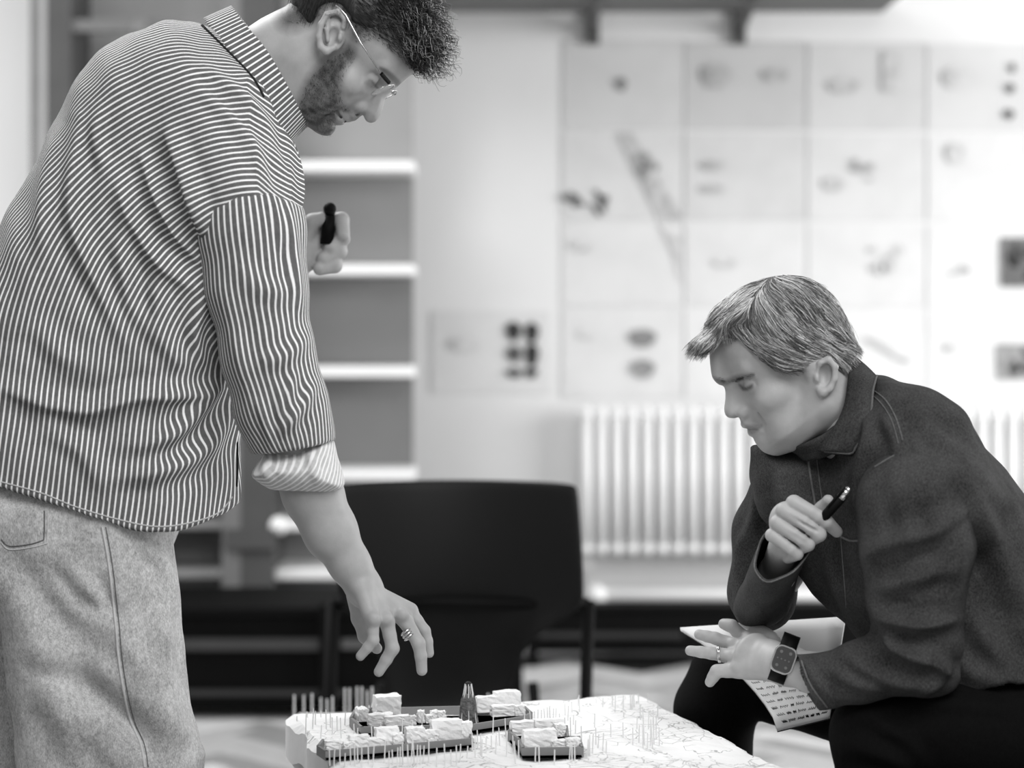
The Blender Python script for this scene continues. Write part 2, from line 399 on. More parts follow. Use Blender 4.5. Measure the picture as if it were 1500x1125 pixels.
l1 = M.math('MULTIPLY', lines(16, 0.009), M.math('GREATER_THAN', M.noise(9, 2), 0.52)); l2 = M.math('MULTIPLY', lines(45, 0.025), M.math('GREATER_THAN', M.noise(7, 2), 0.56))
tot = M.math('MAXIMUM', M.math('MAXIMUM', M.math('MULTIPLY', l1, 0.55), M.math('MULTIPLY', l2, 0.45)), M.math('MULTIPLY', c1, 0.5))
base = M.ramp(M.noise(8, 3), [(0.3, lin(232)), (0.7, lin(246))])
M.color(M.mix(tot, base, lin(40))); M.bump(M.noise(26, 5), 0.35, 0.004)
def nrand(x, y, s): return math.sin(x*s*1.3+y*s*.7)*math.cos(y*s*1.1-x*s*.4)
bm = bmesh.new(); NX, NY = 56, 92; g = []
over = 0.05
for j in range(NY+1):
    row = []
    for i in range(NX+1):
        u = -over+(Wd+2*over)*i/NX; v = -over+(Ld+2*over)*j/NY
        uo, vo = max(0, -u, u-Wd), max(0, -v, v-Ld); drop = max(uo, vo)
        uu, vv = min(max(u, -0.003), Wd+0.003), min(max(v, -0.003), Ld+0.003)
        q = FL+e1*uu+e2*vv
        z = TZ+0.0012*nrand(u, v, 60)+0.0016*nrand(v, u, 23)+random.uniform(-.0005, .0005) if drop == 0 else TZ-drop*1.0-0.003+0.004*nrand(u+v, v-u, 50)
        if drop: q = q + e1*(0.006*math.sin(v*40)*(1 if uo else 0)*(1 if u > 0 else -1)) + e2*(0.002*math.sin(u*40)*(1 if vo else 0))
        row.append(bm.verts.new((q.x, q.y, z)))
    g.append(row)
for j in range(NY):
    for i in range(NX): bm.faces.new((g[j][i], g[j+1][i], g[j+1][i+1], g[j][i+1]))
bmesh.ops.recalc_face_normals(bm, faces=bm.faces)
sp(bm_obj('map_sheet', bm, M.m, None, False))
M_card = mottled('grey_card', 135, 0.08, 20, 0.8)
M_foam = mottled('white_foam', 245, 0.03, 40, 0.95, 0.1, bump=0.5, bscale=260, bdist=0.0015)
def wall_strip(pts, h, th=0.0035):
    """card strip standing on the table along base pixels, height h px -> metres"""
    bm = bmesh.new()
    for a, b in zip(pts, pts[1:]):
        A, Bq = tp(*a), tp(*b); m = (A+Bq)/2; L = (Bq-A).length
        box(bm, (m.x, m.y, TZ+h/2), (L+th*.9, th, h), math.atan2(Bq.y-A.y, Bq.x-A.x))
    return bm_obj('tray_wall', bm, M_card)
def tray(front, ends, h, floor_pts):
    tr = empty('tray', (0, 0, 0)); tr.parent = site; tr.location = -site.location
    for pts in front+ends:
        o = wall_strip(pts, h); o.parent = tr
    bm = bmesh.new(); f = bm.faces.new([bm.verts.new(tp(x, y, 0.004)) for x, y in floor_pts]); bmesh.ops.solidify(bm, geom=[f], thickness=0.003)
    bm_obj('tray_floor', bm, M_card, tr)
    return tr
tray([[(478, 1114), (691, 1095)]], [[(691, 1095), (689, 1083)], [(689, 1083), (520, 1096)], [(478, 1114), (466, 1106), (473, 1097), (520, 1096)]], 0.0125, [(478, 1114), (691, 1095), (689, 1083), (474, 1097)])
tray([[(530, 1078), (692, 1074)], [(692, 1074), (768, 1062)]], [[(768, 1062), (778, 1056), (768, 1047)], [(530, 1078), (514, 1064), (520, 1052), (545, 1050)], [(545, 1050), (676, 1047), (768, 1047)]], 0.0125, [(530, 1078), (692, 1074), (768, 1062), (777, 1055), (768, 1047), (545, 1050), (516, 1062)])
tray([[(766, 1111), (853, 1110)]], [[(853, 1110), (848, 1094), (832, 1094)], [(832, 1094), (830, 1078), (750, 1078)], [(766, 1111), (761, 1098), (746, 1086), (750, 1078)]], 0.014, [(766, 1111), (853, 1110), (848, 1094), (832, 1094), (830, 1078), (750, 1078), (746, 1086)])
def block(px, py, w, dp, h, z0=0.006, rr=0.0, name='building_block'):
    """foam block: front-base-centre pixel, size in metres, rough edges"""
    c = tp(px, py) + Vector((0, 0, z0+h/2)) - e2*dp/2
    bm = bmesh.new(); bmesh.ops.create_cube(bm, size=1); bmesh.ops.subdivide_edges(bm, edges=bm.edges, cuts=5, use_grid_fill=True)
    for v in bm.verts:
        n = v.co.normalized(); sft = 0.0010
        v.co = Vector((v.co.x*w, v.co.y*dp, v.co.z*h)) + Vector([random.uniform(-sft, sft) for _ in range(3)])*(1 if v.co.z > -0.49 else 0)
        ed = sum(abs(abs(q)-0.5) < 0.02 for q in (v.co.x/w, v.co.y/dp, v.co.z/h))
        if ed >= 2: v.co *= 0.965
    bmesh.ops.transform(bm, matrix=Matrix.Translation(c) @ Matrix.Rotation(rz+rr, 4, 'Z'), verts=bm.verts)
    return sp(bm_obj(name, bm, M_foam))
mm = 0.001
for b in [(495, 1107, 30*mm, 14*mm, 13*mm), (527, 1106, 26*mm, 12*mm, 19*mm), (512, 1108, 14*mm, 8*mm, 12*mm), (552, 1104, 26*mm, 10*mm, 14*mm), (568, 1102, 30*mm, 14*mm, 25*mm), (584, 1102, 14*mm, 12*mm, 17*mm),
          (609, 1098, 24*mm, 14*mm, 22*mm), (632, 1096, 20*mm, 10*mm, 17*mm), (655, 1092, 40*mm, 16*mm, 27*mm), (683, 1089, 16*mm, 12*mm, 22*mm),
          (533, 1064, 14*mm, 26*mm, 17*mm), (558, 1070, 34*mm, 14*mm, 16*mm), (583, 1071, 34*mm, 12*mm, 14*mm), (570, 1055, 36*mm, 26*mm, 27*mm), (600, 1069, 20*mm, 10*mm, 12*mm),
          (618, 1066, 9*mm, 10*mm, 17*mm), (629, 1066, 9*mm, 10*mm, 11*mm), (637, 1065, 10*mm, 9*mm, 16*mm), (648, 1065, 11*mm, 10*mm, 15*mm),
          (720, 1050, 40*mm, 16*mm, 22*mm), (745, 1048, 36*mm, 20*mm, 27*mm), (738, 1056, 34*mm, 12*mm, 15*mm), (762, 1055, 14*mm, 10*mm, 14*mm),
          (774, 1084, 44*mm, 16*mm, 18*mm), (805, 1083, 40*mm, 14*mm, 20*mm), (822, 1086, 14*mm, 14*mm, 16*mm), (792, 1105, 44*mm, 14*mm, 25*mm), (823, 1104, 26*mm, 9*mm, 11*mm), (841, 1105, 18*mm, 10*mm, 14*mm)]:
    block(*b)
# tower: tapering grey block wrapped in thin sticks
c = tp(686, 1063)
bm = bmesh.new(); N = 14
for k, (z, r) in enumerate([(0, .0118), (.015, .0112), (.026, .0102), (.034, .0085), (.039, .005)]):
    pass
rings = [[bm.verts.new((c.x+r*math.cos(a)*1.05, c.y+r*math.sin(a), TZ+.004+z)) for a in np.linspace(0, 2*PI, N+1)[:-1]] for z, r in [(0, .0125), (.014, .0118), (.026, .0108), (.034, .0095), (.039, .0062)]]
for r0, r1 in zip(rings, rings[1:]):
    for i in range(N): bm.faces.new((r0[i], r0[(i+1) % N], r1[(i+1) % N], r1[i]))
bm.faces.new(rings[-1])
sp(bm_obj('tower', bm, mottled('tower_stone', 112, 0.45, 160, 0.95, 0.02, bump=1, bscale=260, bdist=.004), None, True))
M_pin = mottled('pin_wood', 222, 0.05, 10, 0.7)
M_pinD = mottled('pin_dark', 40, 0.1, 10, 0.7)
for k in range(7):
    a = 2*PI*k/7+.3
    bm = bmesh.new(); cyl(bm, (c.x+.0145*math.cos(a), c.y+.0145*math.sin(a), TZ), (c.x+.0045*math.cos(a), c.y+.0045*math.sin(a), TZ+.058), .0007, seg=6); sp(bm_obj('pin', bm, M_pin))
bm = bmesh.new(); ball(bm, (c.x, c.y, TZ+.058), .0045, (1, 1, .8), 10); sp(bm_obj('tower_cap', bm, M_pinD, None, True))
# pins: one mesh shared
bm = bmesh.new(); cyl(bm, (0, 0, 0), (0, 0, 1), .00095, .0008, seg=6); pin_me = bpy.data.meshes.new('pin'); bm.to_mesh(pin_me); bm.free(); pin_me.materials.append(M_pin)
def pin(px, py, h):
    o = bpy.data.objects.new('pin', pin_me); link(o, site); q = tp(px, py)
    o.location = q-site.location; o.scale = (1, 1, h); o.rotation_euler = (random.gauss(0, .03), random.gauss(0, .03), 0)
s_ = 1/1090.0
# read off the photograph: base x, base y, height in px
PINS = [(x, y, h) for x, y, h in [
 (484,1066,22),(448,1075,30),(458,1068,32),(462,1062,22),(478,1068,30),(487,1076,26),(494,1070,22),(500,1085,34),(505,1062,20),(470,1082,20),(519,1082,22),(524,1080,14),(545,1082,18),(558,1078,20),(470,1052,12),(435,1056,8),(450,1052,10),(541,1042,10),(544,1042,12),(525,1046,10),
 (483,1122,22),(489,1124,26),(498,1120,30),(505,1125,20),(514,1122,28),(520,1124,30),(524,1120,24),(530,1128,32),(540,1122,26),(546,1126,30),(563,1118,32),(570,1124,22),(575,1120,20),(582,1126,28),(586,1122,26),(590,1120,30),(598,1128,34),(602,1124,38),(607,1120,36),(611,1124,30),(616,1122,28),(620,1118,24),(628,1118,30),(640,1124,26),(652,1122,30),(661,1120,20),(669,1122,28),(674,1118,26),(684,1112,18),(589,1080,30),(604,1082,26),(618,1070,22),
 (692,1100,26),(696,1110,30),(700,1098,28),(704,1106,30),(706,1108,24),(712,1104,22),(720,1098,20),(726,1104,26),(722,1076,28),(732,1092,26),(742,1108,34),(741,1082,30),(752,1100,22),(755,1118,30),(760,1112,26),
 (768,1066,24),(777,1058,18),(783,1060,20),(788,1054,16),(793,1062,24),(798,1056,20),(802,1062,28),(806,1060,26),(810,1062,26),(806,1052,20),(814,1054,18),(768,1048,16),(820,1060,16),(828,1048,20),(832,1056,24),(838,1044,18),(849,1044,20),(847,1034,14),(784,1116,20),(790,1120,26),(812,1122,22),(834,1116,30),(838,1120,30),(842,1118,28),(836,1080,30),(828,1074,24),(840,1062,16),
 (852,1098,34),(860,1112,26),(864,1108,30),(868,1104,28),(873,1092,26),(876,1096,20),(883,1100,26),(888,1104,18),(862,1106,22),(843,1076,22),
 (883,1036,16),(897,1036,20),(901,1044,28),(913,1040,24),(924,1038,22),(929,1036,22),(935,1030,16),(926,1040,24),(949,1026,12),
 (895,1082,22),(913,1082,24),(933,1068,20),(936,1088,26),(942,1096,34),(938,1054,24),(948,1098,24),(953,1092,38),(958,1090,50),(961,1084,36),(944,1092,56),(956,1096,40),(950,1068,28),(966,1092,26),(927,1092,26),(963,1052,22),(871,1066,22),(848,1030,14)]]
for x, y, h in PINS: pin(x, y, h*s_*(y+60)/1160)
tag(site, 'white architectural site model on a table, with foam blocks in grey trays and upright pins', 'model')

# second model board, lower, behind
t = empty('pin_board', (at(560, 0, 3.55).x, 3.55, 0)); Z2 = 0.435
q = at(560, 0, 3.55)
def u2(o): return under(t, o)
u2(B('board', (q.x+0.017, 3.56, Z2-0.02), (0.355, 0.2, 0.04), M_foam))
u2(B('stand', (q.x+0.03, 3.56, (Z2-.04)/2), (0.24, 0.15, Z2-.04), M_oak))
for x, y0 in [(431, 1018), (445, 1018), (457, 1016), (470, 1022), (479, 1024), (487, 1020), (505, 1008), (512, 1008), (523, 1006), (530, 1006), (538, 1012), (545, 1006), (715, 1016), (737, 1014)]:
    top = at(x, y0, 3.5); bm = bmesh.new(); cyl(bm, (top.x, 3.5, Z2), top, .0018, seg=6); u2(bm_obj('pin', bm, M_pin))
tag(t, 'low board with upright wooden pins on a stand, blurred behind the site model', 'model')

# ================================================================ figures: implicit surfaces
PERSP = [False]
def V3(p):
    if PERSP[0]: p = q(*p)
    return np.array([p[0], p[2], -p[1]], np.float32)        # (px, py, lateral) -> (x, lat, up)
def kk(lat): return 1+lat/FPX if PERSP[0] else 1.0
def q(px, py, lat=0.0):
    """image point seen at a lateral depth -> figure coordinates (undo the perspective about the reference depth)"""
    k = 1+lat/FPX; return (750+(px-750)*k, HY+(py-HY)*k, lat)
class Prim:
    pass
def Cap(a, b, ra, rb, sy=1.0, pa=None):
    """tapered capsule; sy stretches it laterally"""
    A, Bv = V3(a), V3(b); P = Prim(); sv = np.array([1, 1/sy, 1], np.float32); ra *= kk(a[2]); rb *= kk(b[2])
    As, Bs = A*sv, Bv*sv; ba = Bs-As; l2 = max(float(ba@ba), 1e-6)
    def f(p):
        pa_ = p*sv-As; t = np.clip((pa_@ba)/l2, 0, 1)
        d = pa_-t[:, None]*ba; return np.sqrt((d*d).sum(1))-(ra+(rb-ra)*t)
    P.f = f; return P
def Rm(ang, yaw=0.0, roll=0.0):
    """ang: ccw rotation in the picture; yaw: about the vertical"""
    a = math.radians(ang); R1 = np.array([[math.cos(a), 0, -math.sin(a)], [0, 1, 0], [math.sin(a), 0, math.cos(a)]])
    b = math.radians(yaw); R2 = np.array([[math.cos(b), -math.sin(b), 0], [math.sin(b), math.cos(b), 0], [0, 0, 1]])
    return (R2@R1).astype(np.float32)
def Ell(c, r, ang=0.0, yaw=0.0):
    """ellipsoid, radii r = (along rotated x, along rotated up, lateral)"""
    C = V3(c); R = Rm(ang, yaw); rr = np.array([r[0], r[2], r[1]], np.float32); P = Prim()
    def f(p):
        l = (p-C)@R; k0 = np.sqrt(((l/rr)**2).sum(1)); k1 = np.sqrt(((l/(rr*rr))**2).sum(1))+1e-9
        return k0*(k0-1)/k1
    P.f = f; return P
def Box(c, h, ang=0, yaw=0, rnd=2.0):
    C = V3(c); R = Rm(ang, yaw); hh = np.array([h[0], h[2], h[1]], np.float32)-rnd; P = Prim()
    def f(p):
        l = np.abs((p-C)@R)-hh; return np.sqrt((np.maximum(l, 0)**2).sum(1))+np.minimum(l.max(1), 0)-rnd
    P.f = f; return P
def catmull(pts, n=4, closed=True):
    pts = np.array(pts, float); out = []; N = len(pts)
    for i in range(N if closed else N-1):
        g = lambda k: pts[(i+k) % N] if closed else pts[min(max(i+k, 0), N-1)]
        p0, p1, p2, p3 = g(-1), g(0), g(1), g(2)
        for j in range(n):
            t = j/n; out.append(0.5*((2*p1)+(-p0+p2)*t+(2*p0-5*p1+4*p2-p3)*t*t+(-p0+3*p1-3*p2+p3)*t**3))
    if not closed: out.append(pts[-1])
    return np.array(out)
def poly_sd(x, z, poly):
    d = np.full(x.shape, 1e9, np.float32); s = np.ones(x.shape, np.float32); N = len(poly)
    for i in range(N):
        ax, az = poly[i]; bx, bz = poly[i-1]; ex, ez = bx-ax, bz-az; wx, wz = x-ax, z-az
        t = np.clip((wx*ex+wz*ez)/(ex*ex+ez*ez+1e-9), 0, 1); dx, dz = wx-ex*t, wz-ez*t
        d = np.minimum(d, dx*dx+dz*dz)
        c1, c2, c3 = z >= az, z < bz, ex*wz > ez*wx
        s = np.where((c1 & c2 & c3) | (~c1 & ~c2 & ~c3), -s, s)
    return s*np.sqrt(d)
def Slab(poly, lat, half, rnd, n=3, plat=None):
    """outline in the picture plane with real thickness: half = half width, rnd = how far in from the outline it rounds off"""
    if PERSP[0]: poly = [q(x, y, plat if plat is not None else lat)[:2] for x, y in poly]
    pl = catmull([(x, -y) for x, y in poly], n) if n > 1 else np.array([(x, -y) for x, y in poly]); P = Prim(); ky = rnd/(half*1.0)
    def f(p):
        d2 = poly_sd(p[:, 0], p[:, 2], pl)+rnd
        wy = np.abs(p[:, 1]-lat)*ky            # lateral scaled so that half width maps to rnd
        return np.sqrt(np.maximum(d2, 0)**2+wy*wy)-rnd if True else None
    P.f = f; return P
class Blob:
    def __init__(s): s.ops = []
    def u(s, *prims, k=8.0):
        for p in prims: s.ops.append(('u', p, k))
        return s
    def s(s, *prims, k=5.0):
        for p in prims: s.ops.append(('s', p, k))
        return s
    def chain(s, pts, k=6.0, sy=1.0):
        for a, b in zip(pts, pts[1:]): s.u(Cap(a[:3], b[:3], a[3], b[3], sy), k=k)
        return s
    def i(s, *prims, k=4.0):
        for p in prims: s.ops.append(('i', p, k))
        return s
    def ev(s, p, ops=None):
        d = np.full(len(p), 1e4, np.float32)
        for op, pr, k in (s.ops if ops is None else ops):
            e = pr.f(p)
            if op == 'u':
                h = np.maximum(k-np.abs(d-e), 0)/k; d = np.minimum(d, e)-h*h*k*0.25
            else:
                if op == 's': e = -e
                h = np.maximum(k-np.abs(d-e), 0)/k; d = np.maximum(d, e)+h*h*k*0.25
        return d.astype(np.float32)
    def mesh(s, lo, hi, h, smooth=1):
        """surface nets on a grid of step h between picture-space corners lo=(x,y,lat) and hi"""
        L = np.array([min(lo[0], hi[0]), min(lo[2], hi[2]), -max(lo[1], hi[1])], float)
        H = np.array([max(lo[0], hi[0]), max(lo[2], hi[2]), -min(lo[1], hi[1])], float)
        bs = 12; nb = np.ceil((H-L)/(h*bs)).astype(int); n = nb*bs+1
        G = np.full(n, 50.0, np.float32); ar = np.arange(bs+1)*h
        off = np.stack(np.meshgrid(ar, ar, ar, indexing='ij'), -1).reshape(-1, 3).astype(np.float32)
        cen = np.stack(np.meshgrid(*[L[i]+(np.arange(nb[i])+.5)*h*bs for i in range(3)], indexing='ij'), -1).reshape(-1, 3).astype(np.float32)
        D = [pr.f(cen) for _, pr, _ in s.ops]; R = h*bs*0.87
        un = [i for i, o in enumerate(s.ops) if o[0] == 'u']; dm = np.min([D[i] for i in un], 0)
        idx = np.stack(np.unravel_index(np.arange(len(cen)), nb), -1)
        for b in range(len(cen)):
            if dm[b] > R*1.15+10: continue
            i, j, k = idx[b]*bs
            if dm[b] < -(R*1.6+12) and all(o[0] == 'u' or (D[m][b] if o[0] == 's' else -D[m][b]) > R*1.2+o[2] for m, o in enumerate(s.ops)):
                G[i:i+bs+1, j:j+bs+1, k:k+bs+1] = -50; continue
            ops = [o for m, o in enumerate(s.ops) if (o[0] == 'u' and D[m][b] < dm[b]+2.4*R+o[2]) or (o[0] == 's' and D[m][b] < R*1.2+o[2]) or o[0] == 'i']
            G[i:i+bs+1, j:j+bs+1, k:k+bs+1] = s.ev(off+(L+idx[b]*bs*h).astype(np.float32), ops).reshape(bs+1, bs+1, bs+1)
        V, F = surface_nets(G); V = L+V*h
        for _ in range(smooth): V = laplace(V, F, 0.5)
        return V, F
def surface_nets(G):
    nx, ny, nz = G.shape; ins = G < 0
    c = ins[:-1, :-1, :-1].astype(np.int8)
    for dx, dy, dz in ((1, 0, 0), (0, 1, 0), (0, 0, 1), (1, 1, 0), (1, 0, 1), (0, 1, 1), (1, 1, 1)):
        c = c+ins[dx:nx-1+dx, dy:ny-1+dy, dz:nz-1+dz]
    act = (c > 0) & (c < 8); I = np.argwhere(act); id_ = np.full(act.shape, -1, np.int64); id_[act] = np.arange(len(I))
    S = np.zeros((len(I), 3)); W = np.zeros(len(I))
    cor = [(a, b, d) for a in (0, 1) for b in (0, 1) for d in (0, 1)]
    for p in cor:
        for ax in range(3):
            if p[ax]: continue
            r = list(p); r[ax] = 1
            ga = G[I[:, 0]+p[0], I[:, 1]+p[1], I[:, 2]+p[2]]; gb = G[I[:, 0]+r[0], I[:, 1]+r[1], I[:, 2]+r[2]]
            m = (ga < 0) != (gb < 0); t = np.where(m, ga/np.where(m, ga-gb, 1), 0)
            q_ = np.tile(np.array(p, float), (len(I), 1)); q_[:, ax] += t; S += q_*m[:, None]; W += m
    V = I+S/W[:, None]; F = []
    for ax in range(3):
        sl0 = [slice(1, -1)]*3; sl1 = [slice(1, -1)]*3; sl0[ax] = slice(0, -1); sl1[ax] = slice(1, None)
        a, b = ins[tuple(sl0)], ins[tuple(sl1)]
        for flip, m in ((0, a & ~b), (1, ~a & b)):
            E = np.argwhere(m); 
            if not len(E): continue
            o = np.ones(3, int); o[ax] = 0; E = E+o
            u, v = [(1, 2), (2, 0), (0, 1)][ax]
            du = np.zeros(3, int); du[u] = 1; dv = np.zeros(3, int); dv[v] = 1
            qd = [id_[tuple((E-du-dv).T)], id_[tuple((E-dv).T)], id_[tuple(E.T)], id_[tuple((E-du).T)]]
            F.append(np.stack(qd if not flip else qd[::-1], 1))
    return V, np.concatenate(F)
def laplace(V, F, w):
    A = np.zeros_like(V); n = np.zeros(len(V))
    for i in range(4):
        for j in (1, 3):
            np.add.at(A, F[:, i], V[F[:, (i+j) % 4]]); np.add.at(n, F[:, i], 1)
    return V*(1-w)+w*A/np.maximum(n, 1)[:, None]
def normals(V, F):
    n = np.cross(V[F[:, 2]]-V[F[:, 0]], V[F[:, 3]]-V[F[:, 1]]); N = np.zeros_like(V)
    for i in range(4): np.add.at(N, F[:, i], n)
    return N/(np.linalg.norm(N, axis=1)[:, None]+1e-9)
def cut(V, F, keep):
    """drop the vertices where keep is False"""
    fm = keep[F].all(1); F = F[fm]; used = np.unique(F); m = np.full(len(V), -1); m[used] = np.arange(len(used)); return V[used], m[F], used
def join(parts):
    Vs, Fs, o = [], [], 0
    for V, F in parts: Vs.append(V); Fs.append(F+o); o += len(V)
    return np.concatenate(Vs), np.concatenate(Fs)
class Fig:
    """maps figure coordinates to the world at reference depth d0, relative to an origin"""
    def __init__(s, d0, org): s.d0, s.s, s.o = d0, d0/FPX, np.array(org)
    def w(s, V): return np.stack([(V[:, 0]-750)*s.s, s.d0+V[:, 1]*s.s, CH+(V[:, 2]+HY)*s.s], 1)-s.o
    def p(s, px, py, lat): return Vector(s.w(np.array([V3(q(px, py, lat))], float))[0])
def proj(V):
    """figure coordinates -> picture pixels"""
    k = 1+V[:, 1]/FPX; return 750+(V[:, 0]-750)/k, HY+(-V[:, 2]-HY)/k
def vnoise(V, sc, seed=0):
    """cheap smooth noise from sums of sines"""
    r = np.random.default_rng(seed); out = np.zeros(len(V))
    for i in range(6):
        k = r.normal(size=3); k = k/np.linalg.norm(k)*r.uniform(.6, 1.6)/sc; out += np.sin(V@k*2*PI+r.uniform(0, 6))
    return out/6
def seg_dist(x, y, pts):
    """signed distance to a polyline and the parameter along it (0-1)"""
    P = np.array(pts, float); best = np.full(x.shape, 1e9); sd = np.zeros(x.shape); tt = np.zeros(x.shape)
    ln = np.linalg.norm(P[1:]-P[:-1], axis=1); cum = np.concatenate([[0], np.cumsum(ln)]); T = cum[-1]
    for i in range(len(P)-1):
        e = P[i+1]-P[i]; wx, wy = x-P[i, 0], y-P[i, 1]; t = np.clip((wx*e[0]+wy*e[1])/(e@e), 0, 1)
        dx, dy = wx-e[0]*t, wy-e[1]*t; d = np.hypot(dx, dy); m = d < best
        best = np.where(m, d, best); sd = np.where(m, np.where(e[0]*wy-e[1]*wx >= 0, d, -d), sd); tt = np.where(m, (cum[i]+t*ln[i])/T, tt)
    return sd, tt
FOLDK = [1.0]
def folds(V, F, lst, side=-1):
    """cloth folds: each (points in the picture, width, height[, skew]); displaces along normals on the side facing the camera"""
    N = normals(V, F); x, y = proj(V); D = np.zeros(len(V)); face = np.clip(side*N[:, 1]*1.3+0.35, 0, 1)
    for f in lst:
        pts, wd, am = f[:3]; sk = f[3] if len(f) > 3 else 0.0
        P = catmull(pts, 4, False) if len(pts) > 2 else pts
        sd, t = seg_dist(x, y, P); tp_ = np.sin(PI*np.clip(t*0.96+0.02, 0, 1))**0.6
        ww = wd*np.where(sd*sk > 0, 0.55, 1.0) if sk else wd
        D += am*FOLDK[0]*tp_*(np.exp(-(sd/ww)**2)-0.45*np.exp(-((np.abs(sd)-1.9*wd)/wd)**2))*face
    return V+N*D[:, None], D

# ---------------------------------------------------------------- cloth, skin and hair materials
def skin_mat(name, v):
    M = MB(name, 0.48, 0.35); t = M.attr('tone'); L = lin(v)
    n = M.noise(60, 5); base = M.ramp(n, [(0.3, L*0.93), (0.7, L*1.05)])
    fine = M.noise(900, 2); st_ = M.math('MULTIPLY', t, M.math('ADD', 0.72, M.math('MULTIPLY', fine, 0.5)))
    M.color(M.mix(st_, base, lin(34))); M.bump(M.noise(420, 4), 0.18, 0.001)
    M.b.inputs['Subsurface Weight'].default_value = 0.08; M.b.inputs['Subsurface Radius'].default_value = (.006, .006, .006); return M.m
M_skinA, M_skinB = skin_mat('skin_light', 170), skin_mat('skin_warm', 176)
def stripe_mat(name, dark, light, pitch=8.0, wd=0.30, soft=0.07):
    M = MB(name, 0.85, 0.15); a = M.attr('stripe'); f = M.math('FRACT', M.math('DIVIDE', a, pitch))
    d = M.math('ABSOLUTE', M.math('SUBTRACT', f, 0.5)); n = M.noise(700, 2)
    base = M.ramp(M.noise(160, 4), [(0.3, lin(dark)*0.82), (0.7, lin(dark)*1.15)])
    m = M.ramp(M.math('ADD', d, M.math('MULTIPLY', M.math('SUBTRACT', n, .5), .06)), [(wd/2-soft/2, 1.0), (wd/2+soft/2, 0.0)])
    M.color(M.mix(m, base, lin(light))); M.bump(M.noise(900, 2), 0.25, 0.001); return M.m
M_shirt = stripe_mat('striped_cotton', 104, 250); M_shirt_in = stripe_mat('striped_cotton_pale', 196, 244, 8.0, 0.36, 0.12)
def denim(name, v, var, scale=500, seam=False):
    M = MB(name, 0.9, 0.12); L = lin(v)
    a = M.noise(scale, 2, M.coord(scale=(1, 1, 0.35))); b = M.noise(scale*.22, 4, M.coord(scale=(1, 1, 0.6))); c_ = M.noise(16, 4)
    f = M.math('ADD', M.math('ADD', M.math('MULTIPLY', a, 0.45), M.math('MULTIPLY', b, 0.3)), M.math('MULTIPLY', c_, 0.25))
    M.color(M.ramp(f, [(0.38, L*(1-var)), (0.5, L), (0.62, L*(1+var))])); M.bump(a, 0.5, 0.0012); return M.m
M_jeans = denim('pale_denim', 186, 0.42, 950); M_jacket = denim('dark_denim', 64, 0.75, 2300); M_trouser = denim('black_denim', 9, 0.4, 900)
M_seam = denim('seam_dark', 40, .2); M_seamL = denim('seam_light', 205, .1); M_seamJ = denim('seam_grey', 100, .3)
def hair_mat(name, stops):
    M = MB(name, 0.42, 0.5); M.color(M.ramp(M.attr('shade'), stops)); return M.m
M_hairA = hair_mat('dark_curly_hair', [(0, lin(22)), (0.6, lin(48)), (1, lin(205))])
M_hairB = hair_mat('grey_hair', [(0, lin(38)), (0.45, lin(105)), (0.8, lin(185)), (1, lin(235))])
M_silver = mottled('polished_silver', 215, 0.05, 20, 0.2, 0.6, 1.0)
from mathutils.bvhtree import BVHTree
CAM = Vector((0, 0, CH))
def bvh_of(fig, V, F): return BVHTree.FromPolygons([tuple(v) for v in fig.w(V)+fig.o], [tuple(int(i) for i in f) for f in F])
def drape(bvh, px, py, off=0.0):
    d = (at(px, py, 1.0)-CAM).normalized(); h = bvh.ray_cast(CAM+d*0.5, d)
    if h[0] is None: return None, None
    n = h[1] if h[1].dot(d) < 0 else -h[1]
    return h[0]+n*off, n
def polytubes(name, lines, rad, mat, parent, org, seg=4, shades=None, taper=True):
    """many thin strands as one mesh: lines = list of (k,3) world arrays"""
    Vs, Fs, S, o = [], [], [], 0
    for li, P in enumerate(lines):
        P = np.asarray(P, float); k = len(P)
        T = np.gradient(P, axis=0); T /= np.linalg.norm(T, axis=1)[:, None]+1e-9
        a = np.array([0.31, -0.87, 0.38]); A = np.cross(T, a); A /= np.linalg.norm(A, axis=1)[:, None]+1e-9; Bn = np.cross(T, A)
        r = rad if np.isscalar(rad) else rad[li]; rr = r*(np.linspace(1, 0.25, k) if taper else np.ones(k))
        ring = [P+(A*math.cos(t)+Bn*math.sin(t))*rr[:, None] for t in np.arange(seg)*2*PI/seg]
        Vs.append(np.stack(ring, 1).reshape(-1, 3)); i = np.arange(k-1)[:, None]*seg; j = np.arange(seg)[None]
        Fs.append(np.stack([i+j, i+(j+1) % seg, i+seg+(j+1) % seg, i+seg+j], -1).reshape(-1, 4)+o); o += k*seg
        S.append(np.full(k*seg, 0.5 if shades is None else shades[li]))
    V = np.concatenate(Vs)-np.array(org)
    return np_obj(name, V, np.concatenate(Fs), mat, parent, True, {'shade': np.concatenate(S)})
def draped_line(bvh, pts, off=0.0006, n=6):
    P = catmull(pts, n, False) if len(pts) > 2 else np.linspace(pts[0], pts[1], 12); out = []
    for x, y in P:
        p, _ = drape(bvh, x, y, off)
        if p is not None: out.append(tuple(p))
    return np.array(out)
def seam(name, bvh, pts, r, mat, parent, org, off=0.0004, n=8):
    L = draped_line(bvh, pts, off, n)
    if len(L) > 2: return polytubes(name, [L], r, mat, parent, org, 6, taper=False)

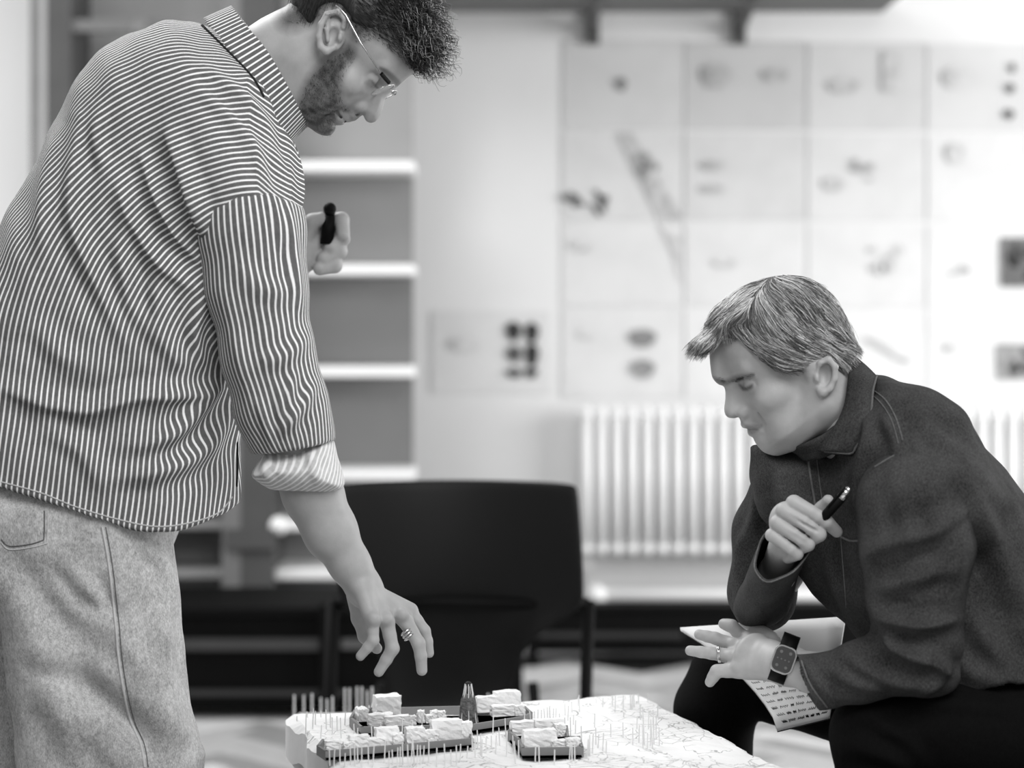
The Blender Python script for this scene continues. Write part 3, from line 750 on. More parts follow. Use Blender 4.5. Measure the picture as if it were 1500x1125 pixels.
def face(b, h, m, side=(-1, 1), cr=(2, 46, 96, 79, 74)):
    """skull, jaw, brow, eyes, mouth in the head frame: h(forward, up, lateral); m = px per mm"""
    A = h.ang
    b.u(Ell(h(cr[0], cr[1], 0), (cr[2]*m, cr[3]*m, cr[4]*m), A), k=4)                              # cranium
    b.u(Ell(h(30, 58, 0), (70*m, 60*m, 66*m), A), k=20*m)
    b.u(Ell(h(56, -18, 0), (46*m, 66*m, 52*m), A), k=26*m)                        # mid face
    b.u(Ell(h(58, 42, 0), (42*m, 40*m, 57*m), A), k=24*m)                       # forehead
    for sd in side:
        b.u(Cap(h(14, -52, 47*sd), h(72, -78, 22*sd), 17*m, 14*m), k=20*m)           # jaw
        b.u(Cap(h(10, 0, 60*sd), h(14, -50, 48*sd), 13*m, 14*m), k=22*m)
        b.u(Ell(h(72, -16, 44*sd), (20*m, 15*m, 15*m), A), k=18*m)                   # cheekbone
        b.u(Ell(h(72, -50, 28*sd), (17*m, 22*m, 18*m), A), k=16*m)
        b.s(Ell(h(99, 14, 33*sd), (16*m, 12*m, 19*m), A), k=13*m)                    # socket
        b.u(Cap(h(97, 31, 14*sd), h(84, 33, 48*sd), 7.5*m, 7*m), k=10*m)             # brow
        b.u(Ell(h(82, 12, 31*sd), (12.5*m, 12*m, 14*m), A), k=3*m)                    # eye under its lid
        b.u(Cap(h(93.5, 8.5, 22*sd), h(86, 9, 43*sd), 2.6*m, 2.2*m), k=2*m)           # lid edge
        b.u(Cap(h(91, 1, 22*sd), h(84, 2, 42*sd), 2.6*m, 2.4*m), k=5*m)               # lower lid
    b.u(Ell(h(88, -80, 0), (15*m, 13*m, 20*m), A), k=9*m)                        # chin
def frame(O, U, m):
    F_ = (U[1], -U[0]) if False else None
    return None

# ================================================================ standing person
figA = Fig(2.69, (at(60, 471, 2.69).x, 2.69, 0.0)); mA = 1.08
personA = empty('person', figA.o)
uA, fA = (0.815, -0.58), (0.58, 0.815)              # picture directions of the head's up and forward
def hA(F, U, lat=0.0): return (483+mA*(F*fA[0]+U*uA[0]), 50+mA*(F*fA[1]+U*uA[1]), lat*mA)
hA.ang = math.degrees(math.atan2(-fA[1], fA[0]))
b = Blob(); face(b, hA, mA)
b.u(Slab([(608, 100), (602, 108), (590, 117), (580, 128), (570, 137), (564, 144), (561, 155), (557, 166), (550, 174), (541, 171), (534, 164), (530, 168), (520, 177), (513, 176.5), (509.5, 173), (504, 182.5), (493, 181), (491, 190), (484, 198), (472, 198), (460, 190), (446, 175), (460, 130), (530, 60)], 0, 15, 8), k=7)
b.u(Cap(hA(106, 8), hA(123, -19), 6, 10), k=7)
for sd in (-1, 1):
    b.u(Ell(hA(106, -24, 11.5*sd), (9, 7, 6), hA.ang), k=6); b.s(Ell(hA(109, -32, 8*sd), (6, 3.5, 3.6), hA.ang), k=2)
    b.u(Cap(hA(107, -46, 4*sd), hA(96, -50, 21*sd), 6.2, 3.4), k=3); b.u(Cap(hA(103, -58, 4*sd), hA(94, -55, 20*sd), 6.5, 3.4), k=3)
    b.s(Cap(hA(109, -52, 2*sd), hA(94, -53, 24*sd), 2.0, 1.6), k=2.5)
# ears
PERSP[0] = True
for sd in (-1, 1):
    L = sd*82
    b.u(Ell((486, 46, L-sd*6), (17, 29, 7), 12), k=8)
    b.chain([(503, 40, L, 4), (506, 28, L+sd*3, 4.5), (495, 17, L+sd*6, 4.5), (479, 21, L+sd*7, 4.5), (470, 36, L+sd*8, 4.5), (467, 54, L+sd*7, 4.5), (470, 69, L+sd*5, 5), (478, 75, L+sd*3, 6), (488, 70, L, 5)], k=3)
    b.s(Ell((487, 52, L+sd*5), (9.5, 15, 12), -25), k=3); b.s(Ell((488, 31, L+sd*7), (10, 6, 7), 30), k=3)
    b.chain([(481, 28, L+sd*2, 3), (479, 44, L+sd*3, 3.2), (480, 60, L+sd*2, 3.2)], k=3)
    b.u(Ell((498, 55, L+sd*1), (4, 7, 5), -10), k=4)
PERSP[0] = False
# neck
b.u(Slab([(330, 60), (362, 42), (395, 22), (440, 10), (500, 60), (490, 130), (452, 165), (438, 180), (420, 200), (385, 215), (335, 130)], 0, 66, 56), k=22)
VhA, FhA = b.mesh((335, -110, -110), (640, 235, 110), 2.1)
headA = b
# arms and hands
b = Blob(); LT = -100; PERSP[0] = True
b.chain([(350, 300, -150, 48), (405, 560, -150, 44), (430, 640, -130, 42), (458, 722, LT-10, 42), (484, 778, LT-4, 37), (512, 826, LT, 28), (527, 850, LT, 26)], k=16, sy=1.0)
b.u(Cap((440, 690, LT-20), (480, 790, LT-10), 34, 26), k=12)
b.u(Ell((536, 866, LT+4), (27, 26, 20), -55), k=12)
fing = [((546, 912), (547, 938), (528, 961), -36, 8.8, 8.0, 7.0), ((567, 912), (575, 950), (555, 984), -14, 10.2, 9.6, 7.6),
        ((594, 910), (613, 942), (618, 982), 12, 10.4, 9.6, 8.0), ((601, 896), (622, 924), (629, 957), 34, 9.4, 8.2, 6.8)]
for (k, p, t_, l, r0, r1, r2) in fing:
    b.u(Cap((530, 862, LT+l*.45), (k[0], k[1]-2, LT+l), 15, 11.5), k=10)
    mid = ((p[0]+t_[0])/2+1, (p[1]+t_[1])/2-1)
    b.chain([(k[0], k[1], LT+l, r0+1.2), ((k[0]+p[0])/2, (k[1]+p[1])/2, LT+l-1, r0-.6), (p[0], p[1], LT+l-3, r1+.3), (mid[0], mid[1], LT+l-2, (r1+r2)/2), (t_[0], t_[1], LT+l, r2)], k=3)
b.chain([(522, 872, LT+22, 15), (527, 905, LT+46, 12), (535, 932, LT+52, 10), (552, 950, LT+46, 8)], k=6)
for (kx, ky, l) in ((548, 906, -38), (566, 906, -18), (590, 900, 6)): b.u(Ell((kx, ky, LT+l-6), (9, 9, 8)), k=6)
PERSP[0] = False; VrA, FrA = b.mesh((405, 640, -200), (660, 990, 0), 1.7); PERSP[0] = True
b2 = Blob(); LL = 300
b2.chain([(350, 240, 120, 50), (375, 420, 230, 44), (395, 400, 270, 34), (440, 375, LL-10, 27)], k=14)
b2.u(Ell((462, 358, LL), (28, 34, 24), 10), k=12)
for (x0, y0, x1, y1, x2, y2) in [(468, 328, 500, 322, 503, 345), (474, 346, 501, 350, 484, 362), (472, 364, 497, 368, 474, 378), (466, 382, 490, 388, 468, 393)]:
    b2.chain([(x0, y0, LL, 13), (x1, y1, LL-14, 11.5), (x2, y2, LL-26, 10)], k=4)
b2.chain([(450, 345, LL-16, 14), (458, 325, LL-24, 12), (471, 320, LL-26, 10)], k=5)
PERSP[0] = False
VlA, FlA = b2.mesh((330, 260, 180), (520, 450, 350), 2.4)
# hidden trunk and legs, so that the body is whole
PERSP[0] = True; b3 = Blob(); b3.chain([(385, 130, 0, 40), (350, 200, 0, 44), (280, 280, 0, 90), (160, 450, 0, 105), (90, 640, 0, 105), (90, 760, 0, 100)], k=30, sy=1.3)
b3.chain([(95, 780, -85, 70), (150, 1150, -85, 48), (135, 1600, -85, 34)], k=20); b3.chain([(80, 780, 85, 70), (20, 1150, 85, 48), (20, 1600, 85, 34)], k=20)
b3.chain([(330, 230, -110, 60), (360, 330, -140, 46), (405, 560, -148, 42), (435, 660, -126, 38)], k=20)
PERSP[0] = False; VtA, FtA = b3.mesh((-60, 120, -200), (480, 1660, 200), 9)
VA, FA = join([(VhA, FhA), (VrA, FrA), (VlA, FlA), (VtA, FtA)])
# skin tone mask: beard, brows, lips
def inpoly(x, y, poly, soft):
    return np.clip(0.5-poly_sd(x.astype(np.float32), y.astype(np.float32), catmull(poly, 3))/soft, 0, 1)
x, y = proj(VA); lat = VA[:, 1]
beard = inpoly(x, y, [(512, 62), (520, 80), (505, 105), (498, 128), (500, 150), (512, 160), (528, 164), (519, 172), (510, 171), (500, 166), (492, 172), (492, 182), (495, 192), (482, 202), (462, 198), (440, 182), (438, 150), (452, 112), (478, 86), (496, 78)], 16)
tone = beard*0.98*(0.80+0.25*vnoise(VA, 12, 3))
lips = inpoly(x, y, [(530, 166), (521, 179), (511, 176), (503, 186), (492, 182), (497, 171), (505, 165), (515, 165)], 5); tone = tone*(1-lips*.8)+lips*0.22
brow = inpoly(x, y, [(560, 98), (576, 108), (588, 122), (583, 128), (570, 113), (556, 101)], 4); tone = np.maximum(tone, brow*.6)
lash = inpoly(x, y, [(545, 118), (551, 124), (556, 130), (553, 131), (546, 124)], 3); tone = np.maximum(tone, lash*.6)
scalp = inpoly(x, y, [(380, -120), (400, 10), (420, 44), (462, 30), (470, 8), (500, 8), (516, 60), (540, 52), (570, 66), (600, 96), (640, 60), (600, -120)], 22); tone = np.maximum(tone, scalp*.8)
tone = np.where((y > 230) | (np.abs(lat) > 96) | ((np.abs(x-483) < 22) & (np.abs(y-46) < 34) & (np.abs(lat) > 79)), 0, tone)
bodyA = np_obj('body', figA.w(VA), FA, M_skinA, personA, True, {'tone': tone})
PLK = 1
tag(personA, 'standing person in striped shirt and pale jeans, bending forward and reaching over the model', 'person')

# ---- shirt
S = Blob(8)if False else Blob()
torso = [(292, 36), (250, 34), (200, 52), (152, 80), (116, 126), (82, 196), (46, 266), (2, 344), (-42, 430), (-72, 520), (-84, 610), (-88, 690), (-92, 800), (-60, 900), (100, 930), (300, 900), (352, 830), (352, 760), (350, 690), (350, 640), (366, 560), (398, 450), (428, 350), (442, 290), (441, 240), (430, 205), (402, 150), (372, 100), (340, 55)]
S.u(Slab(torso, 0, 176, 96), k=4)
S.u(Cap((322, 190, -105), (362, 300, -142), 86, 77), k=34); S.u(Cap((320, 190, 100), (352, 290, 130), 80, 66), k=34)
PERSP[0] = True
S.s(Slab([(-160, 700), (0, 711), (60, 728), (110, 747), (170, 767), (225, 778), (272, 775), (310, 763), (335, 742), (352, 722), (420, 690), (480, 1100), (-300, 1100)], 0, 2000, 3, 1, plat=-150), k=3); PERSP[0] = False
V, F = S.mesh((-110, 20, -235), (465, 790, 250), 4.0, 1)
FOLDS_A = [([(243, 190), (262, 240), (282, 300), (300, 360)], 13, 9, 1), ([(205, 225), (225, 280), (252, 335), (290, 385)], 11, 9, 1), ([(172, 270), (190, 320), (225, 380), (275, 420)], 12, 9, 1),
  ([(118, 175), (108, 240), (104, 300), (118, 360), (155, 440), (185, 500)], 13, 10, -1), ([(85, 200), (70, 270), (62, 330), (68, 400)], 14, 7), ([(150, 160), (140, 200), (150, 250)], 9, 6),
  ([(0, 568), (60, 592), (130, 604), (200, 585), (262, 582), (310, 575)], 15, 11, 1), ([(180, 300), (178, 370), (190, 440), (225, 500)], 12, 8), ([(40, 470), (90, 520), (140, 540)], 16, 6),
  ([(325, 560), (290, 605), (250, 640), (190, 660)], 13, 8), ([(335, 620), (290, 665), (235, 690), (160, 700)], 14, 8), ([(60, 620), (120, 660), (150, 720)], 14, 6), ([(10, 500), (40, 440), (60, 400)], 16, 7),
  ([(300, 100), (340, 130), (375, 160), (400, 200)], 10, 6, 1), ([(290, 130), (335, 170), (370, 215), (392, 262)], 9, 5), ([(395, 215), (418, 250), (436, 300)], 9, 6), ([(255, 350), (230, 430), (240, 500), (275, 540)], 13, 7), ([(300, 430), (285, 490), (300, 540)], 10, 6)]
def shirt_s(V):
    x, y = V[:, 0], -V[:, 2]; sd, t = seg_dist(x, y, [(425, 545), (378, 900)]); d = np.abs(sd)
    e = seg_dist(x+1.0, y, [(425, 545), (378, 900)])[0]; f = seg_dist(x, y+1.0, [(425, 545), (378, 900)])[0]
    gx, gy = np.abs(e)-d, np.abs(f)-d; N = normals(V, F); w_ = np.clip((N[:, 0]*gx-N[:, 2]*gy)*5, -1, 1)
    xk = 392+(y-200)*0.15
    return d+0.62*np.clip(176-np.abs(V[:, 1]), 0, 176)*(np.clip(w_, 0, 1)*np.clip((385-x)/70, 0, 1)+.4*np.clip(w_, -1, 0)*np.clip((y-400)/80, 0, 1))+1.0*np.maximum(0, x-xk)*np.clip((420-y)/80, 0, 1)
st0 = shirt_s(V); V2, D = folds(V, F, [(f[0], f[1], f[2]*1.35, *f[3:]) for f in FOLDS_A]); V2 = V2+normals(V, F)*(vnoise(V, 70, 2)*4)[:, None]
shirt = np_obj('shirt', figA.w(V2), F, M_shirt, personA, True, {'stripe': st0+D*0.25})
bvS = bvh_of(figA, V2, F)
# sleeve, near side
S = Blob(); LS = -142; PERSP[0] = True
S.chain([(361, 290, LS, 79.5), (368, 340, LS-6, 77), (376, 420, LS-12, 72), (392, 520, LS-14, 66), (412, 595, LS-8, 66), (427, 640, LS+4, 59), (436, 678, LS+18, 54)], k=20)
S.s(Slab([(200, 330), (272, 322), (300, 308), (350, 290), (397, 284), (430, 296), (470, 318), (500, 200), (350, 100), (200, 200)], 0, 2000, 3, 1, plat=-200), k=2)
S.s(Slab([(340, 668), (400, 662), (440, 656), (520, 640), (560, 800), (340, 800)], 0, 2000, 3, 1, plat=LS), k=2)
PERSP[0] = False; V, F = S.mesh((275, 265, -250), (525, 735, -50), 3.2, 1)
ax = catmull([q(*p, LS)[:2] for p in [(361, 290), (376, 420), (392, 520), (412, 595), (436, 678), (450, 740)]], 4, False)
def sleeve_s(V, ax, lat0, r):
    sd, t = seg_dist(V[:, 0], -V[:, 2], ax); return np.arctan2(sd, -(V[:, 1]-lat0))*r
st0 = sleeve_s(V, ax, LS-5, 66)
V2, D = folds(V, F, [([(420, 300), (432, 380), (440, 460)], 9, 5), ([(330, 430), (350, 520), (370, 600)], 12, 5), ([(430, 540), (425, 590), (432, 650)], 8, 5), ([(460, 560), (440, 600), (400, 640)], 9, 5), ([(452, 490), (420, 520), (380, 530)], 12, 4), ([(408, 560), (412, 610), (418, 655)], 6, 4), ([(380, 590), (392, 630), (400, 660)], 7, 4), ([(345, 380), (380, 420), (430, 430)], 14, 3), ([(398, 285), (408, 330), (412, 370)], 6, 3)])
sl = np_obj('sleeve', figA.w(V2), F, M_shirt, shirt, True, {'stripe': st0+D*.5})
# cuff, rolled up
PERSP[0] = True
S = Blob(); S.u(Slab([(396, 655), (440, 650), (482, 636), (494, 668), (505, 708), (494, 718), (470, 723), (432, 724), (398, 717), (374, 702), (370, 690), (384, 668)], LS+20, 70, 44, 2), k=3)
S.s(Cap((425, 600, LS+14), (430, 640, LS+22), 48, 46), k=3); S.s(Cap((438, 690, LS+26), (455, 760, LS+34), 47, 48), k=3)
PERSP[0] = False; V, F = S.mesh((370, 615, -215), (530, 735, -40), 2.4, 1)
s2 = (V[:, 0]+0.75*(-V[:, 2]))*0.8+V[:, 1]*.5
V2, D = folds(V, F, [([(450, 655), (462, 690), (468, 715)], 7, 3), ([(395, 660), (388, 690), (400, 712)], 6, 3)])
np_obj('cuff', figA.w(V2), F, M_shirt_in, shirt, True, {'stripe': s2})
# far sleeve
PERSP[0] = True; S = Blob(); S.chain([(350, 270, 165, 66), (362, 340, 210, 56), (376, 420, 240, 50), (395, 400, 265, 42), (418, 378, 285, 36)], k=18); PERSP[0] = False
V, F = S.mesh((220, 180, 80), (480, 500, 340), 5, 1)
np_obj('sleeve', figA.w(V), F, M_shirt, shirt, True, {'stripe': V[:, 0]+V[:, 1]*.6})
# collar
def collar(name, mid, up, a_lat, band, mat, parent, fig, NU=72, NV=7, flare=10, thick=5, pitch_k=1.0, flat=0.0):
    """band around the neck: mid = polyline (picture) of the band's near side from nape to throat; up = band direction"""
    P = catmull(mid, 8, False); n = len(P); ln = np.concatenate([[0], np.cumsum(np.linalg.norm(P[1:]-P[:-1], axis=1))]); T = ln[-1]
    rows = []; st_ = []
    for j in range(NV*2):
        jj = j if j < NV else 2*NV-1-j; v = jj/(NV-1)-.5; outer = 1 if j < NV else 0
        row = []
        for i in range(NU+1):
            th = 2*PI*i/NU; t = (1-math.cos(th))/2; k = t*T; m = min(int(np.searchsorted(ln, k)), n-1); m0 = max(m-1, 0)
            f = 0 if m == m0 else (k-ln[m0])/(ln[m]-ln[m0]); c = P[m0]*(1-f)+P[m]*f
            lat = -a_lat*math.sin(th); rad = 1+((0.5-v)*flare/a_lat if outer else (0.5-v)*flare*.3/a_lat-0*thick/a_lat)
            off = (0 if outer else -thick)
            lt = lat*rad + (math.copysign(1, lat) if abs(lat) > 1e-3 else 0)*off*abs(math.sin(th))
            fl = (0.5-v)*flare*(-math.cos(th))*0.6 if outer else -off*0
            dx = (P[-1]-P[0])/np.linalg.norm(P[-1]-P[0])
            cc = c+np.array(up)*band*v*(1+.0*t)+dx*(fl*(1 if t > .5 else 1)+(-off if t < .5 else off)*abs(math.cos(th)))
            row.append((cc[0], lt, -cc[1])); st_.append(th*a_lat*1.35*pitch_k)
        rows.append(row)
    V = np.array(rows).reshape(-1, 3); W_ = NU+1; F = []
    for j in range(2*NV):
        j2 = (j+1) % (2*NV)
        for i in range(NU): F.append((j*W_+i, j*W_+i+1, j2*W_+i+1, j2*W_+i))
    return np_obj(name, fig.w(V), np.array(F)[:, ::-1], mat, parent, True, {'stripe': np.array(st_)})
collar('collar', [(322, 22), (350, 58), (382, 96), (412, 148), (434, 196)], (0.80, -0.60), 78, 44, M_shirt, shirt, figA, flare=16)
seam('collar_seam', bvS, [(296, 38), (330, 72), (368, 112), (386, 142)], 0.0022, M_seam, shirt, figA.o)
seam('hem', bvS, [(2, 706), (60, 722), (110, 742), (170, 760), (225, 771), (272, 767), (318, 752), (340, 728)], 0.0011, M_shirt_in, shirt, figA.o, 0.0)
seam('placket', bvS, [(347, 648), (347, 690), (346, 712)], 0.0022, M_seam, shirt, figA.o, 0.0)
# ---- jeans
S = Blob(); PERSP[0] = True
S.u(Slab([(-88, 690), (-104, 790), (-66, 870), (-4, 892), (14, 1000), (28, 1125), (42, 1400), (52, 1668), (218, 1668), (252, 1400), (297, 1135), (292, 1090), (278, 1030), (270, 950), (262, 870), (254, 800), (248, 740), (246, 690)], -82, 84, 72), k=3); PERSP[0] = False
S.u(Slab([(-88, 690), (-104, 790), (-80, 900), (-84, 1125), (-70, 1400), (-60, 1668), (96, 1668), (112, 1400), (150, 1125), (200, 900), (246, 790), (246, 690)], 86, 92, 74), k=10)
V, F = S.mesh((-115, 690, -190), (310, 1672, 190), 4.4, 1)
V2, D = folds(V, F, [(f_[0], f_[1], f_[2]*1.5, *f_[3:]) for f_ in [([(50, 985), (100, 1000), (150, 1030), (200, 1075), (240, 1120)], 22, -12, 1), ([(0, 800), (60, 870), (110, 940), (150, 1000)], 26, -7), ([(140, 840), (155, 870), (170, 900)], 9, -4), ([(75, 830), (120, 880), (165, 900)], 12, -4), ([(252, 850), (240, 940), (255, 1010), (272, 1060)], 14, 5), ([(60, 960), (90, 1040), (110, 1125)], 22, 6), ([(210, 800), (235, 820), (250, 850)], 9, 4), ([(180, 930), (220, 1000), (262, 1090)], 18, 5)]])
V2 = V2+normals(V, F)*(vnoise(V, 60, 5)*2.5)[:, None]
jeans = np_obj('jeans', figA.w(V2), F, M_jeans, personA, True); bvJ = bvh_of(figA, V2, F)
seam('side_seam', bvJ, [(150, 772), (160, 830), (168, 900), (176, 980), (190, 1050), (206, 1090), (212, 1124)], 0.0018, M_seamL, jeans, figA.o)
seam('side_seam', bvJ, [(155, 772), (165, 830), (173, 900), (181, 980), (195, 1050), (211, 1090), (217, 1124)], 0.0007, M_seamJ, jeans, figA.o)
for dx in (0, -5):
    seam('pocket_stitch', bvJ, [(70+dx, 748), (70+dx, 775), (69+dx, 796+dx)], 0.0008, M_seamJ if dx else M_seamL, jeans, figA.o, n=4); seam('pocket_stitch', bvJ, [(69+dx, 796+dx), (45, 802+dx), (14, 805+dx), (2, 795+dx)], 0.0008, M_seamJ if dx else M_seamL, jeans, figA.o, n=5)
# shoes, below the frame
for lat, xx in ((-86, 130), (86, 15)):
    S = Blob(); S.chain([(xx-20, 1690, lat, 34), (xx+70, 1690, lat, 36), (xx+150, 1702, lat, 24)], k=20); S.i(Slab([(-200, 1500), (600, 1500), (600, 1721), (-200, 1721)], 0, 900, 3, 1))
    V, F = S.mesh((xx-70, 1640, lat-50), (xx+190, 1730, lat+50), 6); np_obj('shoe', figA.w(V), F, M_plastic, personA, True)
# ---- hair
S = Blob(); S.u(Ell(hA(2, 46, 0), (96*mA+6, 79*mA+9, 74*mA+4), hA.ang), Ell(hA(70, 92, 0), (44, 32, 58), hA.ang), k=14)
S.u(Ell((614, 60, 0), (34, 42, 52), 10), Ell((600, 20, 0), (40, 40, 60)), k=16)
PERSP[0] = True; S.i(Slab([(380, -140), (396, -20), (400, 10), (408, 30), (422, 45), (434, 43), (456, 34), (464, 14), (480, 4), (500, 8), (512, 22), (518, 34), (540, 44), (562, 58), (588, 76), (606, 100), (622, 110), (644, 106), (660, 80), (670, 20), (640, -140)], 0, 900, 3, 2, plat=-70), k=3); PERSP[0] = False
V, F = S.mesh((375, -130, -110), (680, 125, 110), 3.2)
V = V+normals(V, F)*(vnoise(V, 14, 9)*np.clip((V[:, 0]-540)/60, 0.15, 1)*7)[:, None]
hairA = np_obj('hair', figA.w(V), F, M_hairA, personA, True, {'shade': np.full(len(V), 0.12)}); bvH = bvh_of(figA, V, F)
bvF = bvh_of(figA, VhA, FhA)
lines, rads, sh = [], [], []; r_ = random.Random(3)
for _ in range(4200):
    x, y = r_.uniform(395, 665), r_.uniform(-20, 115); p, n = drape(bvH, x, y, 0)
    if p is None: continue
    cur = min(1, max(0, (x-530)/70)); L = (0.010+0.010*r_.random())*(0.8+cur*.8); fx, fz = (0.55, -0.45) if x > 520 else (-0.25, -0.75)
    d = Vector((fx, -0.1, fz)).normalized(); a0 = r_.uniform(0, 6); R = 0.0046*cur*r_.uniform(.5, 1.3)+.0004; u1 = n; u2_ = d.cross(n).normalized(); pts = []
    for k in range(12):
        t = k/11; a = a0+t*(9.5*cur+.6)
        pts.append(tuple(p-n*.001+d*L*t+n*(0.0015+.004*cur*math.sin(t*2.2)+R*math.cos(a)*t**.5)+u2_*(R*math.sin(a)*t**.5)))
    lines.append(pts); rads.append(0.0005 if cur > .3 else .0003); sh.append(min(1, r_.random()**1.8*(0.15+1.05*cur)))  # front curls get paler shades: highlights painted into the strand colour
tag(polytubes('curls', lines, rads, M_hairA, hairA, figA.o, 3, sh), 'curly front hair strands')
lines, sh = [], []
BP = catmull([(514, 70), (520, 85), (503, 112), (500, 140), (514, 162), (528, 166), (505, 162), (490, 175), (493, 192), (480, 201), (460, 196), (438, 180), (440, 150), (454, 114), (480, 88), (498, 78)], 3); TP = catmull([(455, 36), (470, 8), (505, 10), (520, 60), (548, 58), (575, 76), (600, 100), (604, 92), (560, 50), (520, 20), (430, 30), (415, 30)], 3)
for _ in range(7000):
    x, y = r_.uniform(405, 610), r_.uniform(0, 205); xa, ya = np.array([x], np.float32), np.array([y], np.float32)
    db, dt = float(poly_sd(xa, ya, BP)[0]), float(poly_sd(xa, ya, TP)[0])
    if min(db, dt) > 0: continue
    p, n = drape(bvF, x, y, 0)
    if p is None: continue
    d = (Vector((0.2, 0, -0.8)) if db < 0 else Vector((.5, 0, -.5)))+Vector([r_.gauss(0, .35) for _ in range(3)])+n*.5; d.normalize(); L = .0035 if db < 0 else .005
    lines.append([tuple(p), tuple(p+d*L*.5), tuple(p+d*L-n*.0006)]); sh.append(r_.random()*.5)
tag(polytubes('stubble', lines, 0.00016, M_hairA, hairA, figA.o, 3, sh), 'short beard and temple stubble')
# ---- glasses
gl = empty('eyeglasses'); gl.parent = personA
def fw(pts, fig): return fig.w(np.array([V3(p) for p in pts], float))
for sd in (-1, 1):
    polytubes('temple_arm', [fw([(500, 22, 88*sd), (506, 27, 90*sd), (514, 36, 91*sd), (535, 75, 90*sd), (562, 116, 83*sd), (572, 127, 68*sd)], figA)+figA.o], 0.0013, M_silver, gl, figA.o, 8, taper=False)
    polytubes('hinge', [fw([(564, 118, 83*sd), (569, 124, 77*sd), (574, 129, 68*sd)], figA)+figA.o], 0.0028, M_seam, gl, figA.o, 8, taper=False)
    ring = [(563+17.5*math.cos(a)*.94, 136-17.5*math.cos(a)*.4+0.0, 36*sd+29*math.sin(a)) for a in np.linspace(0, 2*PI, 33)]
    polytubes('rim', [fw(ring, figA)+figA.o], 0.0009, M_silver, gl, figA.o, 6, taper=False)
    Mg = MATS.get('lens')
    if Mg is None:
        G = MB('lens_glass', 0.05, 0.5); G.color(0.9); G.b.inputs['Alpha'].default_value = 0.35; Mg = MATS['lens'] = G.m
    LV = fw(ring[:-1]+[(563, 136, 36*sd)], figA); LF = np.array([(i, (i+1) % 32, 32, 32) for i in range(32)])[:, :3]
    np_obj('lens', LV, LF, Mg, gl, True)
polytubes('nose_bridge', [fw([(572, 133, -8), (575, 131, 0), (572, 133, 8)], figA)+figA.o], 0.0011, M_silver, gl, figA.o, 6, taper=False)
PERSP[0] = True
rg = [(596+9.5*math.cos(a)*.75+2*math.sin(a), 925+9.5*math.cos(a)*-.55, LT+12-2+11.2*math.sin(a)) for a in np.linspace(0, 2*PI, 25)]
tag(polytubes('finger_ring', [fw([(p[0]+dx, p[1]+dx*1.5, p[2]) for p in rg], figA)+figA.o for dx in (0, 2.4, 4.8)], 0.0016, M_silver, personA, figA.o, 6, taper=False), 'patterned silver ring'); PERSP[0] = False
# black marker in the far hand
mk = empty('marker_pen', figA.p(481, 330, LL-22))
def rp(px, py, lat, fig): return fig.p(px, py, lat)+Vector(fig.o)-mk.location
mk.location = figA.p(481, 330, LL-22)+Vector(figA.o)
bm = bmesh.new(); cyl(bm, rp(479, 358, LL-26, figA), rp(482, 316, LL-26, figA), .0105, .009, 16); bm_obj('barrel', bm, M_black, mk, True)
bm = bmesh.new(); cyl(bm, rp(482, 318, LL-26, figA), rp(483, 306, LL-26, figA), .0075, .0095, 16); ball(bm, rp(483, 306, LL-26, figA), .0098, seg=14); bm_obj('cap', bm, M_black, mk, True)
tag(mk, 'short black marker held up in the far hand of the standing person', 'pen')

# ================================================================ seated person
figB = Fig(2.62, (at(1420, 471, 2.62).x, 2.62, 0.0)); mB = 1.10
personB = empty('person', figB.o)
uB, fB = (-0.45, -0.893), (-0.893, 0.45)
OB = (1186, 528)
def hB(F, U, lat=0.0): return (OB[0]+mB*(F*fB[0]+U*uB[0]), OB[1]+mB*(F*fB[1]+U*uB[1]), lat*mB)
hB.ang = math.degrees(math.atan2(-uB[1], uB[0]))-90+0   # up axis direction
hB.ang = math.degrees(math.atan2(-fB[1], fB[0]))
b = Blob(); face(b, hB, mB*1.02, cr=(19, 42, 75, 69, 71))
b.u(Slab([(1052, 470), (1041, 505), (1039.5, 520), (1041, 540), (1044, 554), (1052, 563), (1061, 567), (1063, 583), (1062, 599), (1065, 610), (1075, 612), (1082, 611), (1085, 617), (1090.5, 624), (1093, 627.5), (1099, 635), (1103.5, 636), (1105, 644), (1112, 653), (1125, 658), (1142, 656), (1170, 640), (1160, 560), (1100, 480)], 0, 14, 10), k=13)
b.u(Cap(hB(108, 10), (1073, 600, 0), 6, 10), k=7)
for sd in (-1, 1):
    b.u(Ell((1088, 603, 13*sd), (10, 9, 8), hB.ang), k=5); b.s(Ell((1080, 611, 8*sd), (6, 3, 4), hB.ang), k=2)
    b.u(Cap((1091, 622, 4*sd), (1108, 624, 21*sd), 5.5, 3), k=4); b.u(Cap((1101, 634, 4*sd), (1113, 629, 20*sd), 5.5, 3), k=4)
    b.s(Cap((1093, 628, 2*sd), (1113, 625.5, 23*sd), 1.7, 1.2), k=2)
    b.s(Cap((1108, 596, 27*sd), (1115, 618, 31*sd), 1.6, 2.2), k=7)                 # fold from nose to mouth
    L = sd*80
    b.u(Ell((1196, 548, L-sd*6), (15, 30, 7), -8), k=8)
    b.chain([(1186, 540, L, 4), (1189, 530, L+sd*4, 4.5), (1200, 525, L+sd*7, 4.5), (1209, 535, L+sd*8, 4.5), (1208, 553, L+sd*7, 4.5), (1202, 566, L+sd*5, 5), (1193, 572, L+sd*2, 6.5), (1188, 568, L, 5)], k=3)
    b.s(Ell((1195, 547, L+sd*5), (8.5, 16, 12), -6), k=3)
    b.u(Ell((1184, 552, L+sd*1), (4, 7, 5), 10), k=4)
b.u(Slab([(1120, 640), (1150, 655), (1180, 648), (1200, 645), (1260, 660), (1300, 600), (1262, 540), (1240, 480), (1180, 520)], 6, 68, 56), k=24)
VhB, FhB = b.mesh((1025, 390, -110), (1320, 715, 110), 2.1)
